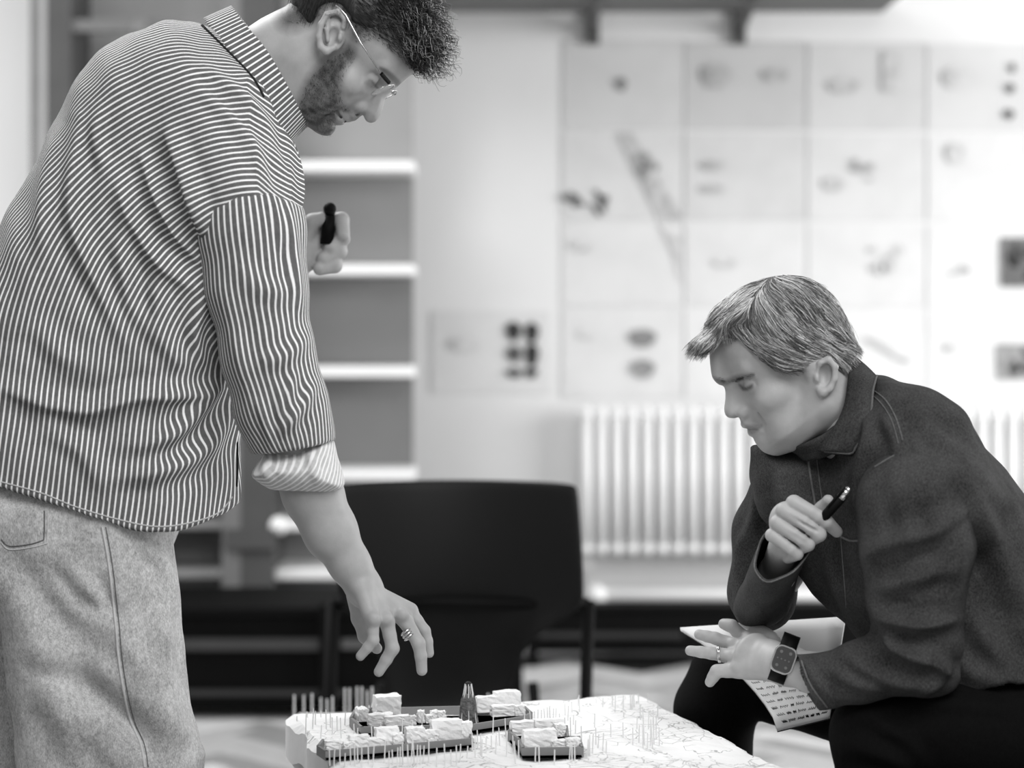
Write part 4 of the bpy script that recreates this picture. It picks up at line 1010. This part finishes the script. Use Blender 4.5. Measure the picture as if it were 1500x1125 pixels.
PERSP[0] = True
# left hand, watch side, resting on the notebook
b = Blob(); W0 = (1152, 978, -52)
b.chain([(1260, 985, -130, 34), (1190, 986, -85, 27), (1152, 974, -52, 28), (1132, 966, -30, 27)], k=14, sy=.95)
b.u(Ell((1106, 960, 4), (34, 32, 18), 0, 25), k=16)
for (kx, ky, l, p, t_, r0, r1, r2) in [(1090, 936, -20, (1072, 917), (1060, 914), 11.5, 10.5, 8.5), (1080, 948, -46, (1048, 935), (1024, 929.5), 12, 10, 8.2), (1075, 962, -66, (1042, 957), (1011, 953), 12, 10, 8.2), (1082, 981, -86, (1050, 983), (1040, 999), 12.5, 10.5, 8.2)]:
    l += 90; r0 *= .92; r1 *= .9; r2 *= .93; b.u(Cap(W0, (kx, ky, l), 18, 13), k=10)
    l2 = l+6; b.chain([(kx, ky, l, r0+1), ((kx+p[0])/2, (ky+p[1])/2, l+2, r0-1), (p[0], p[1], l2-4, r1), ((p[0]+t_[0])/2, (p[1]+t_[1])/2, l2, (r1+r2)/2), (t_[0], t_[1], l2+4, r2)], k=3)
b.chain([(1128, 940, 40, 16), (1106, 922, 90, 12), (1090, 916, 104, 9)], k=8)
for (kx, ky, l) in ((1074, 942, 36), (1070, 961, 16), (1080, 976, -4)): b.u(Ell((kx, ky, l), (9, 8, 8)), k=6)
b.u(Cap((1126, 956, -14), (1098, 946, 20), 18, 14), Cap((1126, 966, -20), (1096, 962, 4), 18, 13), Cap((1126, 974, -28), (1098, 978, -8), 17, 12), k=12)
PERSP[0] = False; VlB, FlB = b.mesh((985, 880, -190), (1260, 1055, 150), 1.8); PERSP[0] = True
# right hand with the pen
b = Blob(); R0 = -95
b.chain([(1118, 890, 140, 30), (1138, 840, 0, 25), (1150, 800, R0+18, 24)], k=14)
b.u(Ell((1158, 768, R0+4), (30, 34, 24), 25), k=12)
for (k_, p, m_, t_, l, r0, r1, r2) in [((1163, 737), (1188, 750), (1210, 764), (1226, 779), -14, 12.5, 11, 8.5), ((1148, 748), (1177, 765), (1200, 783), (1184, 794), -14, 12, 11, 9), ((1138, 766), (1163, 783), (1184, 798), (1168, 806), -12, 11, 10, 8.5), ((1131, 784), (1150, 798), (1168, 812), (1154, 818), -8, 10.5, 9, 8)]:
    b.chain([(k_[0], k_[1], R0+l, r0), (p[0], p[1], R0+l-9, r1-.6), ((p[0]+m_[0])/2, (p[1]+m_[1])/2, R0+l-10, r1-.8), (m_[0], m_[1], R0+l-7, r1-.3), (t_[0], t_[1], R0+l+10, r2)], k=1.6)
b.chain([(1150, 780, R0+24, 17), (1185, 765, R0+20, 12), (1204, 745, R0+8, 10), (1213, 733, R0-4, 8.5)], k=6)
for a_, b_ in (((1156, 756), (1196, 778)), ((1146, 775), (1180, 796)), ((1138, 792), (1166, 808))): b.s(Cap((*a_, R0-30), (*b_, R0-32), 2.0, 2.4), k=3)
PERSP[0] = False; VrB, FrB = b.mesh((1090, 700, -160), (1260, 920, 60), 1.8)
PERSP[0] = True; b3 = Blob(); b3.chain([(1250, 620, 0, 60), (1330, 720, 0, 90), (1430, 860, 0, 92), (1510, 1010, 0, 95), (1530, 1080, 0, 95)], k=30, sy=1.3)
b3.chain([(1520, 1085, -100, 66), (1290, 1085, -110, 44), (1300, 1350, -110, 40), (1310, 1700, -110, 30)], k=20); b3.chain([(1520, 1085, 100, 60), (1065, 1000, 300, 40), (1045, 1350, 300, 36), (1050, 1640, 300, 30)], k=20)
b3.chain([(1335, 690, -120, 50), (1345, 960, -150, 36), (1240, 988, -145, 32)], k=20); b3.chain([(1240, 680, 100, 40), (1125, 880, 150, 28)], k=16)
PERSP[0] = False; VtB, FtB = b3.mesh((960, 560, -230), (1660, 1800, 350), 9)
VB, FB = join([(VhB, FhB), (VlB, FlB), (VrB, FrB), (VtB, FtB)])
x, y = proj(VB); lat = VB[:, 1]
near = (y < 700)
browm = inpoly(x, y, [(1044, 551), (1052, 562), (1066, 564), (1082, 557), (1104, 553), (1100, 548), (1078, 549), (1062, 556), (1048, 553)], 5)
tone = browm*.5
tone = np.maximum(tone, inpoly(x, y, [(1082, 562), (1092, 567), (1103, 562), (1100, 570), (1088, 572)], 4)*.75)
tone = np.maximum(tone, inpoly(x, y, [(1086, 617), (1092, 622), (1116, 622), (1112, 630), (1102, 637), (1096, 633)], 4)*.42)
tone = np.maximum(tone, inpoly(x, y, [(1112, 650), (1130, 660), (1170, 650), (1185, 620), (1180, 600), (1160, 625), (1130, 640)], 16)*.16)
tone = np.maximum(tone, inpoly(x, y, [(1150, 500), (1178, 532), (1185, 560), (1176, 555), (1165, 530)], 8)*.4)
tone = np.where(near & (np.abs(lat) < 90), tone, 0)
np_obj('body', figB.w(VB), FB, M_skinB, personB, True, {'tone': tone})
tag(personB, 'seated grey-haired person in dark denim jacket, leaning forward with a pen', 'person')
# ---- jacket
FOLDK[0] = 1.5
S = Blob()
S.u(Slab([(1216, 650), (1262, 566), (1290, 550), (1322, 561), (1362, 585), (1402, 617), (1442, 656), (1472, 690), (1504, 728), (1546, 800), (1572, 900), (1590, 1000), (1594, 1120), (1480, 1180), (1380, 1130), (1320, 1020), (1270, 955), (1240, 915), (1224, 868), (1214, 820), (1206, 760), (1206, 700), (1212, 670)], 10, 172, 100), k=4)
S.u(Slab([(1107, 668), (1112, 655), (1150, 655), (1200, 660), (1240, 700), (1250, 800), (1240, 900), (1210, 890), (1180, 850), (1150, 800), (1112, 740)], 60, 84, 46), k=26)
S.u(Cap((1322, 650, -92), (1345, 720, -130), 84, 82), k=34)
PERSP[0] = True; S.s(Slab([(1240, 1010), (1330, 1040), (1420, 1020), (1470, 992), (1500, 1000), (1560, 1040), (1700, 1040), (1700, 1300), (1200, 1300)], 0, 2000, 3, 1, plat=-140), k=3); PERSP[0] = False
V, F = S.mesh((1095, 535, -240), (1610, 1050, 200), 4.2, 1)
V2, D = folds(V, F, [([(1440, 740), (1470, 830), (1500, 900)], 20, 8), ([(1425, 900), (1450, 950), (1490, 990)], 18, 8), ([(1400, 960), (1440, 990), (1500, 1010)], 14, 6), ([(1460, 700), (1500, 780)], 14, 5), ([(1262, 600), (1270, 640), (1255, 700), (1258, 760)], 10, 7, 1), ([(1290, 610), (1310, 640), (1318, 680)], 9, 5), ([(1205, 800), (1225, 850), (1250, 900)], 12, 6), ([(1140, 690), (1150, 740), (1165, 780)], 9, 5), ([(1330, 590), (1370, 640), (1400, 660)], 10, 4)])
V2 = V2+normals(V, F)*(vnoise(V, 50, 8)*3)[:, None]
jacket = np_obj('jacket', figB.w(V2), F, M_jacket, personB, True); bvK = bvh_of(figB, V2, F)
PERSP[0] = True; S = Blob(); LB = -150
S.chain([(1338, 738, LB, 84), (1345, 800, LB-8, 82), (1342, 870, LB-12, 70), (1345, 940, LB-14, 62), (1338, 962, LB-14, 56)], k=18)
S.chain([(1338, 962, LB-14, 56), (1262, 984, LB-6, 44), (1206, 998, LB+22, 38), (1182, 1000, LB+36, 37), (1164, 996, LB+46, 36)], k=14)
S.u(Ell((1370, 990, LB-14), (34, 30, 40)), k=16)
S.s(Slab([(1240, 740), (1262, 700), (1290, 672), (1330, 655), (1370, 657), (1410, 680), (1450, 720), (1500, 500), (1200, 500)], 0, 2000, 3, 1, plat=-200), k=2)
S.s(Cap((1195, 1000, LB+22), (1130, 994, LB+55), 32, 33), k=2); S.s(Slab([(1158, 930), (1164, 970), (1178, 1005), (1208, 1054), (1120, 1070), (1100, 940)], 0, 2000, 2, 1, plat=LB), k=2)
PERSP[0] = False; V, F = S.mesh((1150, 630, -265), (1440, 1060, -50), 3.4, 1)
V2, D = folds(V, F, [([(1262, 820), (1300, 800), (1370, 780), (1420, 740)], 16, 8, 1), ([(1268, 880), (1300, 905), (1350, 915), (1400, 905)], 12, 10, -1), ([(1290, 912), (1310, 950), (1370, 975), (1395, 990)], 12, 9, 1), ([(1275, 870), (1330, 850), (1400, 830)], 13, 6), ([(1420, 760), (1400, 840), (1390, 900)], 13, 5), ([(1240, 960), (1280, 990), (1340, 1005), (1370, 1000)], 10, 6), ([(1215, 975), (1250, 1000), (1300, 1015)], 8, 5), ([(1310, 700), (1330, 780), (1325, 830)], 14, 5), ([(1385, 960), (1375, 1000), (1350, 1015)], 9, 6), ([(1180, 965), (1195, 995), (1222, 1030)], 5, 3)])
sl2 = np_obj('sleeve', figB.w(V2), F, M_jacket, jacket, True); bvL = bvh_of(figB, V2, F)
# far sleeve with its open cuff
PERSP[0] = True; S = Blob()
S.chain([(1165, 700, 120, 58), (1128, 780, 150, 52), (1116, 868, 160, 47), (1118, 880, 140, 45)], k=20)
PERSP[0] = False; V, F = S.mesh((1020, 600, 20), (1240, 960, 240), 3.6, 1)
V2, D = folds(V, F, [([(1085, 790), (1080, 850), (1100, 900)], 9, 5), ([(1112, 700), (1105, 760), (1085, 800)], 9, 5)])
sl3 = np_obj('sleeve', figB.w(V2), F, M_jacket, jacket, True)
NS, NR = 40, 15; cen = catmull([(1117, 884, 128), (1122, 868, 70), (1132, 838, 0), (1147, 805, -78)], 8, False); rows = []
for part_ in (1.0, 0.93):
    rr_ = []
    for j in range(NR):
        t = j/(NR-1); c_ = np.array([np.interp(t, np.linspace(0, 1, len(cen)), cen[:, a_]) for a_ in range(3)])
        if j == 0: sc_ = .75
        else: sc_ = 1-.04*math.sin(PI*t)
        A1 = np.array((44-2*t, -8-6*t, 0.)); A2 = np.array((0-4*t, 40+4*t, -30-4*t))
        ring = []
        for i in range(NS):
            th = 2*PI*i/NS; wv_ = 1+(.035*math.sin(3*th+1)+.02*math.sin(7*th))*t+.03*math.sin(2*th+6*t)*math.sin(PI*t)
            ring.append(V3(q(*(c_+(A1*math.cos(th)+A2*math.sin(th))*sc_*part_*wv_))))
        rr_.append(ring)
    rows += rr_ if part_ == 1.0 else rr_[::-1]
Vc = np.array(rows, float).reshape(-1, 3); Fc = [(j*NS+i, j*NS+(i+1) % NS, (j+1)*NS+(i+1) % NS, (j+1)*NS+i) for j in range(2*NR-1) for i in range(NS)]
V2, D = folds(Vc, np.array(Fc), [([(1092, 850), (1110, 880), (1120, 915)], 7, 4), ([(1120, 855), (1140, 880), (1150, 900)], 7, 4), ([(1165, 850), (1150, 890), (1130, 915)], 7, 4)])
np_obj('sleeve_cuff', figB.w(V2), np.array(Fc), M_jacket, sl3, True)
polytubes('cuff_edge', [figB.w(np.array(rows[NR-1]+[rows[NR-1][0]], float))+figB.o], .0011, M_seamJ, sl3, figB.o, 6, taper=False)
cf = [(1137, 755, -110), (1116, 778, -114), (1104, 808, -112), (1104, 834, -104), (1124, 848, -98), (1152, 849, -96), (1174, 836, -98), (1187, 812, -104)]
# seams, placket, pocket
def seamK(bv, name, pts, r=0.0011, m=None, par=None): return seam(name, bv, pts, r, m or M_seamJ, par or jacket, figB.o)
seamK(bvK, 'shoulder_seam', [(1270, 566), (1296, 585), (1312, 612), (1322, 645)]); seamK(bvK, 'shoulder_seam', [(1268, 572), (1290, 590), (1306, 616), (1316, 650)], .0008)
seamK(bvK, 'placket', [(1183, 664), (1186, 690), (1194, 740), (1200, 790)], .0018); seamK(bvK, 'placket', [(1196, 668), (1200, 700), (1208, 760)], .0009)
seamK(bvK, 'pocket_seam', [(1232, 786), (1246, 792), (1262, 791)], .0016); seamK(bvK, 'pocket_seam', [(1232, 786), (1236, 840), (1240, 890)], .0008)
seamK(bvL, 'armhole_seam', [(1282, 684), (1322, 663), (1370, 663), (1410, 688)], .0012, None, sl2); seamK(bvL, 'cuff_seam', [(1174, 968), (1188, 1004), (1212, 1036)], .0012, None, sl2)
# collar
collar('collar', [(1262, 560), (1252, 596), (1226, 630), (1190, 655), (1160, 668)], (0.62, 0.30), 76, 52, M_jacket, jacket, figB, flare=-20)
ck = [(1277, 549, -40), (1262, 570, -92), (1256, 600, -112), (1250, 628, -116), (1236, 645, -112), (1230, 657, -104), (1212, 657, -92), (1196, 656, -74)]
Cl = [(1248, 520, -20), (1232, 545, -66), (1222, 590, -84), (1205, 625, -84), (1192, 645, -72), (1188, 655, -60)]
c1, c2 = catmull(ck, 6, False), catmull(Cl, 6, False); n = 30
r1 = np.array([[np.interp(t, np.linspace(0, 1, len(c1)), c1[:, a]) for a in range(3)] for t in np.linspace(0, 1, n)]); r2 = np.array([[np.interp(t, np.linspace(0, 1, len(c2)), c2[:, a]) for a in range(3)] for t in np.linspace(0, 1, n)])
rows = [r2*(1-v)+r1*v+np.array([0, 0, -9*math.sin(PI*v)]) for v in np.linspace(0, 1, 8)]
rows += [r+np.array([3, 4, 7]) for r in rows[::-1]]
Vc = np.array([[V3(p) for p in r] for r in rows], float).reshape(-1, 3); m_ = len(rows); Fc = []
for j in range(m_):
    for i in range(n-1): Fc.append((j*n+i, j*n+i+1, ((j+1) % m_)*n+i+1, ((j+1) % m_)*n+i))
np_obj('collar_flap', figB.w(Vc), np.array(Fc)[:, ::-1], M_jacket, jacket, True)
polytubes('collar_edge', [figB.w(np.array([V3(p) for p in r1], float))+figB.o], .0016, M_seamJ, jacket, figB.o, 6, taper=False)
FOLDK[0] = 1.0
# ---- trousers
PERSP[0] = True; S = Blob()
S.chain([(1560, 1075, -90, 96), (1400, 1070, -110, 82), (1285, 1078, -115, 66), (1290, 1180, -115, 60), (1300, 1500, -110, 50), (1305, 1690, -110, 46)], k=18)
S.chain([(1560, 1090, 80, 90), (1300, 1046, 190, 66), (1150, 1008, 260, 52), (1068, 990, 300, 54), (1047, 1040, 300, 57), (1045, 1300, 300, 54), (1050, 1600, 300, 46)], k=18)
PERSP[0] = False; V, F = S.mesh((960, 900, -220), (1690, 1745, 380), 5.5, 1)
V2, D = folds(V, F, [([(1225, 1060), (1290, 1040), (1370, 1030), (1480, 1040)], 10, 5), ([(1240, 1090), (1300, 1110), (1340, 1125)], 12, 7), ([(1260, 1040), (1330, 1090), (1360, 1125)], 10, 5)])
trs = np_obj('trousers', figB.w(V2), F, M_trouser, personB, True)
for lat, xx in ((-110, 1300), (300, 1080)):
    S = Blob(); S.chain([(xx+15, 1722, lat, 34), (xx-70, 1722, lat, 36), (xx-150, 1736, lat, 24)], k=20); S.i(Slab([(700, 1500), (1600, 1500), (1600, 1754), (700, 1754)], 0, 900, 3, 1))
    V, F = S.mesh((xx-190, 1670, lat-50), (xx+70, 1765, lat+50), 6); np_obj('shoe', figB.w(V), F, M_plastic, personB, True)
# ---- hair: cap and combed strands
S = Blob(); S.u(Ell(hB(19, 43, 0), (76*mB+11, 71*mB+13, 71*mB+11), hB.ang), k=8)
S.u(Ell((1078, 472, 0), (46, 34, 62), 40), k=20); S.u(Ell((1030, 506, 0), (24, 15, 52), 25), k=16); S.u(Ell((1222, 520, 0), (34, 40, 72), -20), k=20)
PERSP[0] = True; S.i(Slab([(1003, 522), (1006, 500), (1030, 460), (1060, 400), (1150, 370), (1260, 420), (1270, 500), (1252, 530), (1245, 552), (1226, 558), (1212, 556), (1209, 544), (1200, 534), (1188, 536), (1174, 544), (1150, 545), (1128, 538), (1110, 522), (1088, 500), (1064, 496), (1052, 512), (1036, 522), (1018, 524)], 0, 900, 3, 2, plat=-70), k=3); PERSP[0] = False
V, F = S.mesh((995, 385, -115), (1280, 570, 115), 3.2)
hair = np_obj('hair', figB.w(V), F, M_hairB, personB, True, {'shade': np.full(len(V), 0.18)}); bvR = bvh_of(figB, V, F)
FLOW = [  # combed guide lines in the picture, root to tip
 [(1142, 404), (1190, 420), (1224, 450), (1246, 490)], [(1140, 402), (1172, 418), (1210, 460), (1242, 500)], [(1128, 408), (1165, 432), (1200, 478), (1238, 506)], [(1125, 420), (1160, 450), (1200, 492), (1244, 512)],
 [(1118, 428), (1150, 460), (1190, 496), (1240, 520)], [(1110, 436), (1140, 470), (1180, 505), (1232, 530)], [(1105, 446), (1120, 480), (1160, 515), (1204, 528)], [(1096, 454), (1106, 478), (1140, 512), (1190, 524)],
 [(1130, 402), (1100, 412), (1070, 432), (1046, 462)], [(1124, 406), (1094, 420), (1062, 446), (1040, 470)], [(1112, 416), (1090, 428), (1064, 456), (1036, 478)], [(1104, 434), (1080, 446), (1050, 466), (1024, 486)],
 [(1098, 448), (1066, 462), (1034, 484), (1008, 512)], [(1092, 456), (1064, 474), (1036, 496), (1012, 520)], [(1090, 462), (1066, 482), (1046, 504), (1026, 522)], [(1092, 468), (1064, 478), (1050, 500), (1034, 520)],
 [(1058, 480), (1076, 486), (1098, 506), (1136, 512)], [(1062, 474), (1086, 478), (1110, 500), (1138, 506)], [(1076, 476), (1100, 496), (1130, 524), (1168, 530)], [(1088, 478), (1112, 510), (1144, 534), (1176, 534)],
 [(1180, 500), (1210, 510), (1236, 522), (1248, 540)], [(1190, 490), (1220, 500), (1246, 508), (1254, 516)], [(1204, 520), (1220, 530), (1236, 545), (1244, 548)], [(1200, 500), (1226, 520), (1240, 536), (1248, 530)], [(1210, 505), (1222, 530), (1230, 548), (1226, 556)],
 [(1150, 404), (1200, 420), (1236, 466), (1250, 500)], [(1116, 440), (1134, 478), (1172, 512), (1214, 534)], [(1130, 500), (1156, 524), (1180, 530), (1200, 524)]]
FL_ = [catmull(g, 5, False) for g in FLOW]; lines, sh, rd = [], [], []; r_ = random.Random(5)
dirs = []
for g in FL_:
    for a_, b_ in zip(g, g[1:]): dirs.append((*((a_+b_)/2), *((b_-a_)/np.linalg.norm(b_-a_))))
dirs = np.array(dirs)
def flow(x, y):
    w_ = 1/(((dirs[:, 0]-x)**2+(dirs[:, 1]-y)**2)+30)**1.6; v = (dirs[:, 2:]*w_[:, None]).sum(0); return v/(np.linalg.norm(v)+1e-6)
hp = catmull([(1006, 520), (1010, 500), (1040, 460), (1075, 425), (1110, 404), (1150, 400), (1190, 412), (1224, 450), (1244, 490), (1254, 512), (1244, 545), (1228, 556), (1214, 552), (1208, 538), (1184, 534), (1150, 542), (1120, 530), (1092, 502), (1060, 494), (1036, 518)], 3)
for c_ in range(1900):
    x, y = r_.uniform(1003, 1256), r_.uniform(398, 558)
    if float(poly_sd(np.array([x], np.float32), np.array([y], np.float32), hp)[0]) > -1: continue
    cs, lift, ns = r_.random(), r_.uniform(.4, 3.4), r_.randint(3, 6); L = r_.uniform(45, 90)
    for k in range(ns):
        xx, yy = x+r_.gauss(0, 1.6), y+r_.gauss(0, 1.6); P = []; ph = r_.uniform(0, 6)
        for j in range(9):
            p, n_ = drape(bvR, xx, yy, (0.0006+0.0012*lift*math.sin(PI*min(1, j/8*1.1)))*1.0)
            if p is None:
                if len(P) >= 2: P.append(tuple(np.array(P[-1])+(np.array(P[-1])-np.array(P[-2]))*.6+np.array([0, 0, -.0015])))
                if len(P) > 2: break
                continue
            P.append(tuple(p)); v = flow(xx, yy); wv_ = .14*math.sin(ph+j*.8); xx += (v[0]-v[1]*wv_)*L/8; yy += (v[1]+v[0]*wv_)*L/8
        if len(P) > 3: lines.append(P); sh.append(min(1, max(0, cs*.85+r_.gauss(.14, .10)+ (0.12 if xx < 1060 else 0)))); rd.append(r_.uniform(.0003, .00062))
tag(polytubes('strands', lines, rd, M_hairB, hair, figB.o, 3, sh), 'combed grey hair strands')
bvFB = bvh_of(figB, VhB, FhB); lines = []
for _ in range(260):
    t = r_.random(); x, y = np.interp(t, [0, .3, .6, 1], [1046, 1062, 1080, 1103]), np.interp(t, [0, .3, .6, 1], [554, 561, 555, 551])+r_.gauss(0, 2)
    p, n_ = drape(bvFB, x, y, 0)
    if p is None: continue
    lines.append([tuple(p), tuple(p+n_*.0015+Vector((.003, 0, .0008))), tuple(p+n_*.001+Vector((.006, 0, .0005)))])
if lines: polytubes('eyebrow', lines, .00018, M_hairB, hair, figB.o, 3, [r_.random()*.35 for _ in lines])
# ---- watch
PERSP[0] = True
wt = empty('wristwatch'); wt.parent = personB
def W(px, py, lat): return figB.p(px, py, lat) if False else Vector(figB.w(np.array([V3((px, py, lat))], float))[0])
wc, wx = W(1148, 966, -88), W(1165, 956, -88)-W(1131, 976, -80); wx.normalize()
n_ = Vector((-0.15, -1, 0.12)).normalized(); ux = Vector((0.90, 0, 0.0)); uy = Vector((0.34, 0.0, 0.94)); ux = (uy.cross(n_)).normalized(); uy = n_.cross(ux).normalized()
RM = Matrix((ux, uy, n_)).transposed().to_4x4(); MATW = Matrix.Translation(wc) @ RM
def wbox(name, size, off, bev, mat, seg=4):
    bm = bmesh.new(); bmesh.ops.create_cube(bm, size=1); bmesh.ops.scale(bm, vec=size, verts=bm.verts)
    es = [e for e in bm.edges if abs((e.verts[0].co-e.verts[1].co).z) > size[2]*.5]; bmesh.ops.bevel(bm, geom=es, offset=bev, segments=seg, affect='EDGES', profile=.5)
    bmesh.ops.bevel(bm, geom=bm.edges[:], offset=.0004, segments=1, affect='EDGES')
    bmesh.ops.transform(bm, matrix=MATW @ Matrix.Translation(off), verts=bm.verts); return bm_obj(name, bm, mat, wt)
wbox('case', (.0295, .036, .010), (0, 0, 0), .009, M_silver); wbox('screen', (.0255, .032, .0012), (0, 0, .0052), .0078, mottled('watch_glass', 62, .1, 30, .15, .6))
for i, (dx, dy, s_2) in enumerate([(-.006, .009, .0022), (.006, .010, .0022), (-.008, 0, .0012), (-.003, 0, .0012), (.002, 0, .0012), (.007, 0, .0012), (-.006, -.009, .002), (.006, -.009, .002)]):
    wbox('screen_icon', (s_2*2, s_2*2, .0003), (dx, dy, .0060), s_2*.9, mottled('icon_grey', 105, .05, 5), 3)
bm = bmesh.new(); cyl(bm, MATW @ Vector((.0148, .006, 0)), MATW @ Vector((.0172, .006, 0)), .0028, seg=12); bm_obj('crown', bm, M_silver, wt, True)
bm = bmesh.new(); g = []
for i in range(29):
    a_ = 2*PI*i/28; c_ = MATW @ Vector((0, 0, -.0265)); rr1, rr2 = .0335, .0315
    g.append([bm.verts.new(c_+uy*(rr1*math.sin(a_))*.98+n_*(rr2*math.cos(a_)*.88)+ux*w_) for w_ in (-.011, .011)])
for i in range(28): bm.faces.new((g[i][0], g[i+1][0], g[i+1][1], g[i][1]))
bmesh.ops.recalc_face_normals(bm, faces=bm.faces); bmesh.ops.solidify(bm, geom=bm.faces[:], thickness=.002); bm_obj('strap', bm, M_black, wt, True)
rg = [(1052+1.2*math.cos(a), 958.5+11.8*math.cos(a), 26+12.2*math.sin(a)) for a in np.linspace(0, 2*PI, 25)]
polytubes('finger_ring', [fw([(p[0]+dx, p[1]+dx*.1, p[2]) for p in rg], figB)+figB.o for dx in (0, 1.8)], .0012, M_silver, personB, figB.o, 6, taper=False)
PERSP[0] = False
# ---- pen in the hand
PW_ = lambda px, py, lat: figB.p(px, py, lat)+Vector(figB.o)
pa_, pb_ = PW_(1194, 772, -112), PW_(1243, 717, -150); pn = empty('pen', pa_)
def pl_(t): return (pb_-pa_)*t
bm = bmesh.new(); cyl(bm, pl_(-.25), pl_(.80), .0058, .0066, 16); bm_obj('barrel', bm, M_black, pn, True)
bm = bmesh.new(); cyl(bm, pl_(.80), pl_(.98), .0066, .0052, 16); ball(bm, pl_(.98), .0052, seg=12); tag(bm_obj('cap_end', bm, M_silver, pn, True), 'chrome pen end')
bm = bmesh.new(); o_ = Vector((-.004, -.006, .004)); cyl(bm, pl_(.45)+o_, pl_(.97)+o_, .0013, .0013, 8); bm_obj('clip', bm, M_black, pn, True)
tag(pn, 'black pen with chrome end held in the raised fist of the seated person', 'pen')
# ---- notebook lying open on the far knee
nb = empty('notebook', PW_(1120, 990, 0)); No = Vector(nb.location)
TLn, TRn, BRn, BLn = PW_(996, 919, 232), PW_(1238, 903, 190), PW_(1215, 1047, 20), PW_(1138, 1066, 40)
M_page = mottled('note_paper', 238, .02, 20, .8); M_cov = mottled('notebook_cover', 34, .1, 20, .6)
nn = (TRn-TLn).cross(BLn-TLn).normalized(); nn = nn if nn.z > 0 else -nn
def sheet4(name, pts, o0, o1, mat, par, rowsn=8):
    bm = bmesh.new(); a, b_, c_, d_ = pts; top, bot = [], []
    for lst, o_ in ((top, o1), (bot, o0)):
        for j in range(rowsn+1):
            v = j/rowsn; lst.append([bm.verts.new((a*(1-u)+b_*u)*(1-v)+(d_*(1-u)+c_*u)*v+Vector((.022*(1-u)*math.sin(PI*v)**.7, 0, 0))+nn*(o_+.004*math.sin(PI*v)*math.sin(PI*u))-No) for u in np.linspace(0, 1, rowsn+1)])
    for j in range(rowsn):
        for i in range(rowsn):
            bm.faces.new((top[j][i], top[j][i+1], top[j+1][i+1], top[j+1][i])); bm.faces.new((bot[j][i], bot[j+1][i], bot[j+1][i+1], bot[j][i+1]))
    for k in range(rowsn):
        for (x1, y1), (x2, y2) in (((0, k), (0, k+1)), ((rowsn, k), (rowsn, k+1)), ((k, 0), (k+1, 0)), ((k, rowsn), (k+1, rowsn))):
            bm.faces.new((top[x1][y1], top[x2][y2], bot[x2][y2], bot[x1][y1]))
    bmesh.ops.recalc_face_normals(bm, faces=bm.faces); return bm_obj(name, bm, mat, par, True)
sheet4('cover', (TLn, TRn, BRn, BLn), -.0095, -.0075, M_cov, nb); sheet4('pages', (TLn, TRn, BRn, BLn), -.0072, .0, M_page, nb)
lines = []; r_ = random.Random(9)
for v in np.linspace(.60, .97, 7):
    u = .16
    while u < .9:
        wl = r_.uniform(.04, .12); P = []
        for k in range(12):
            uu = u+wl*k/11; vv = v+.014*math.sin(k*2.1+u*30)*r_.uniform(.5, 1.2)
            P.append(tuple((TLn*(1-uu)+TRn*uu)*(1-vv)+(BLn*(1-uu)+BRn*uu)*vv+nn*(.0006+.004*math.sin(PI*vv)*math.sin(PI*uu))))
        lines.append(P); u += wl+.035
tag(polytubes('handwriting', lines, .0005, M_black, nb, No, 3, taper=False), 'rows of dark pen handwriting', kind='stuff')
tag(nb, 'open notebook with handwriting on the knee under the hand with the watch', 'notebook')
# ---- stool under the seated person
stl = empty('stool', figB.o+np.array([0.12, 0, 0])); zs = 0.44+.03
bm = bmesh.new(); cyl(bm, (0, 0, .44), (0, 0, .475), .17, .175, 28); bm_obj('seat', bm, M_black, stl)
for i in range(4):
    a_ = PI/4+i*PI/2; bm = bmesh.new(); cyl(bm, (.13*math.cos(a_), .13*math.sin(a_), .44), (.19*math.cos(a_), .19*math.sin(a_), 0), .013, .012, 10); bm_obj('leg', bm, M_black, stl, True)
tag(stl, 'black round stool under the seated person', 'stool')
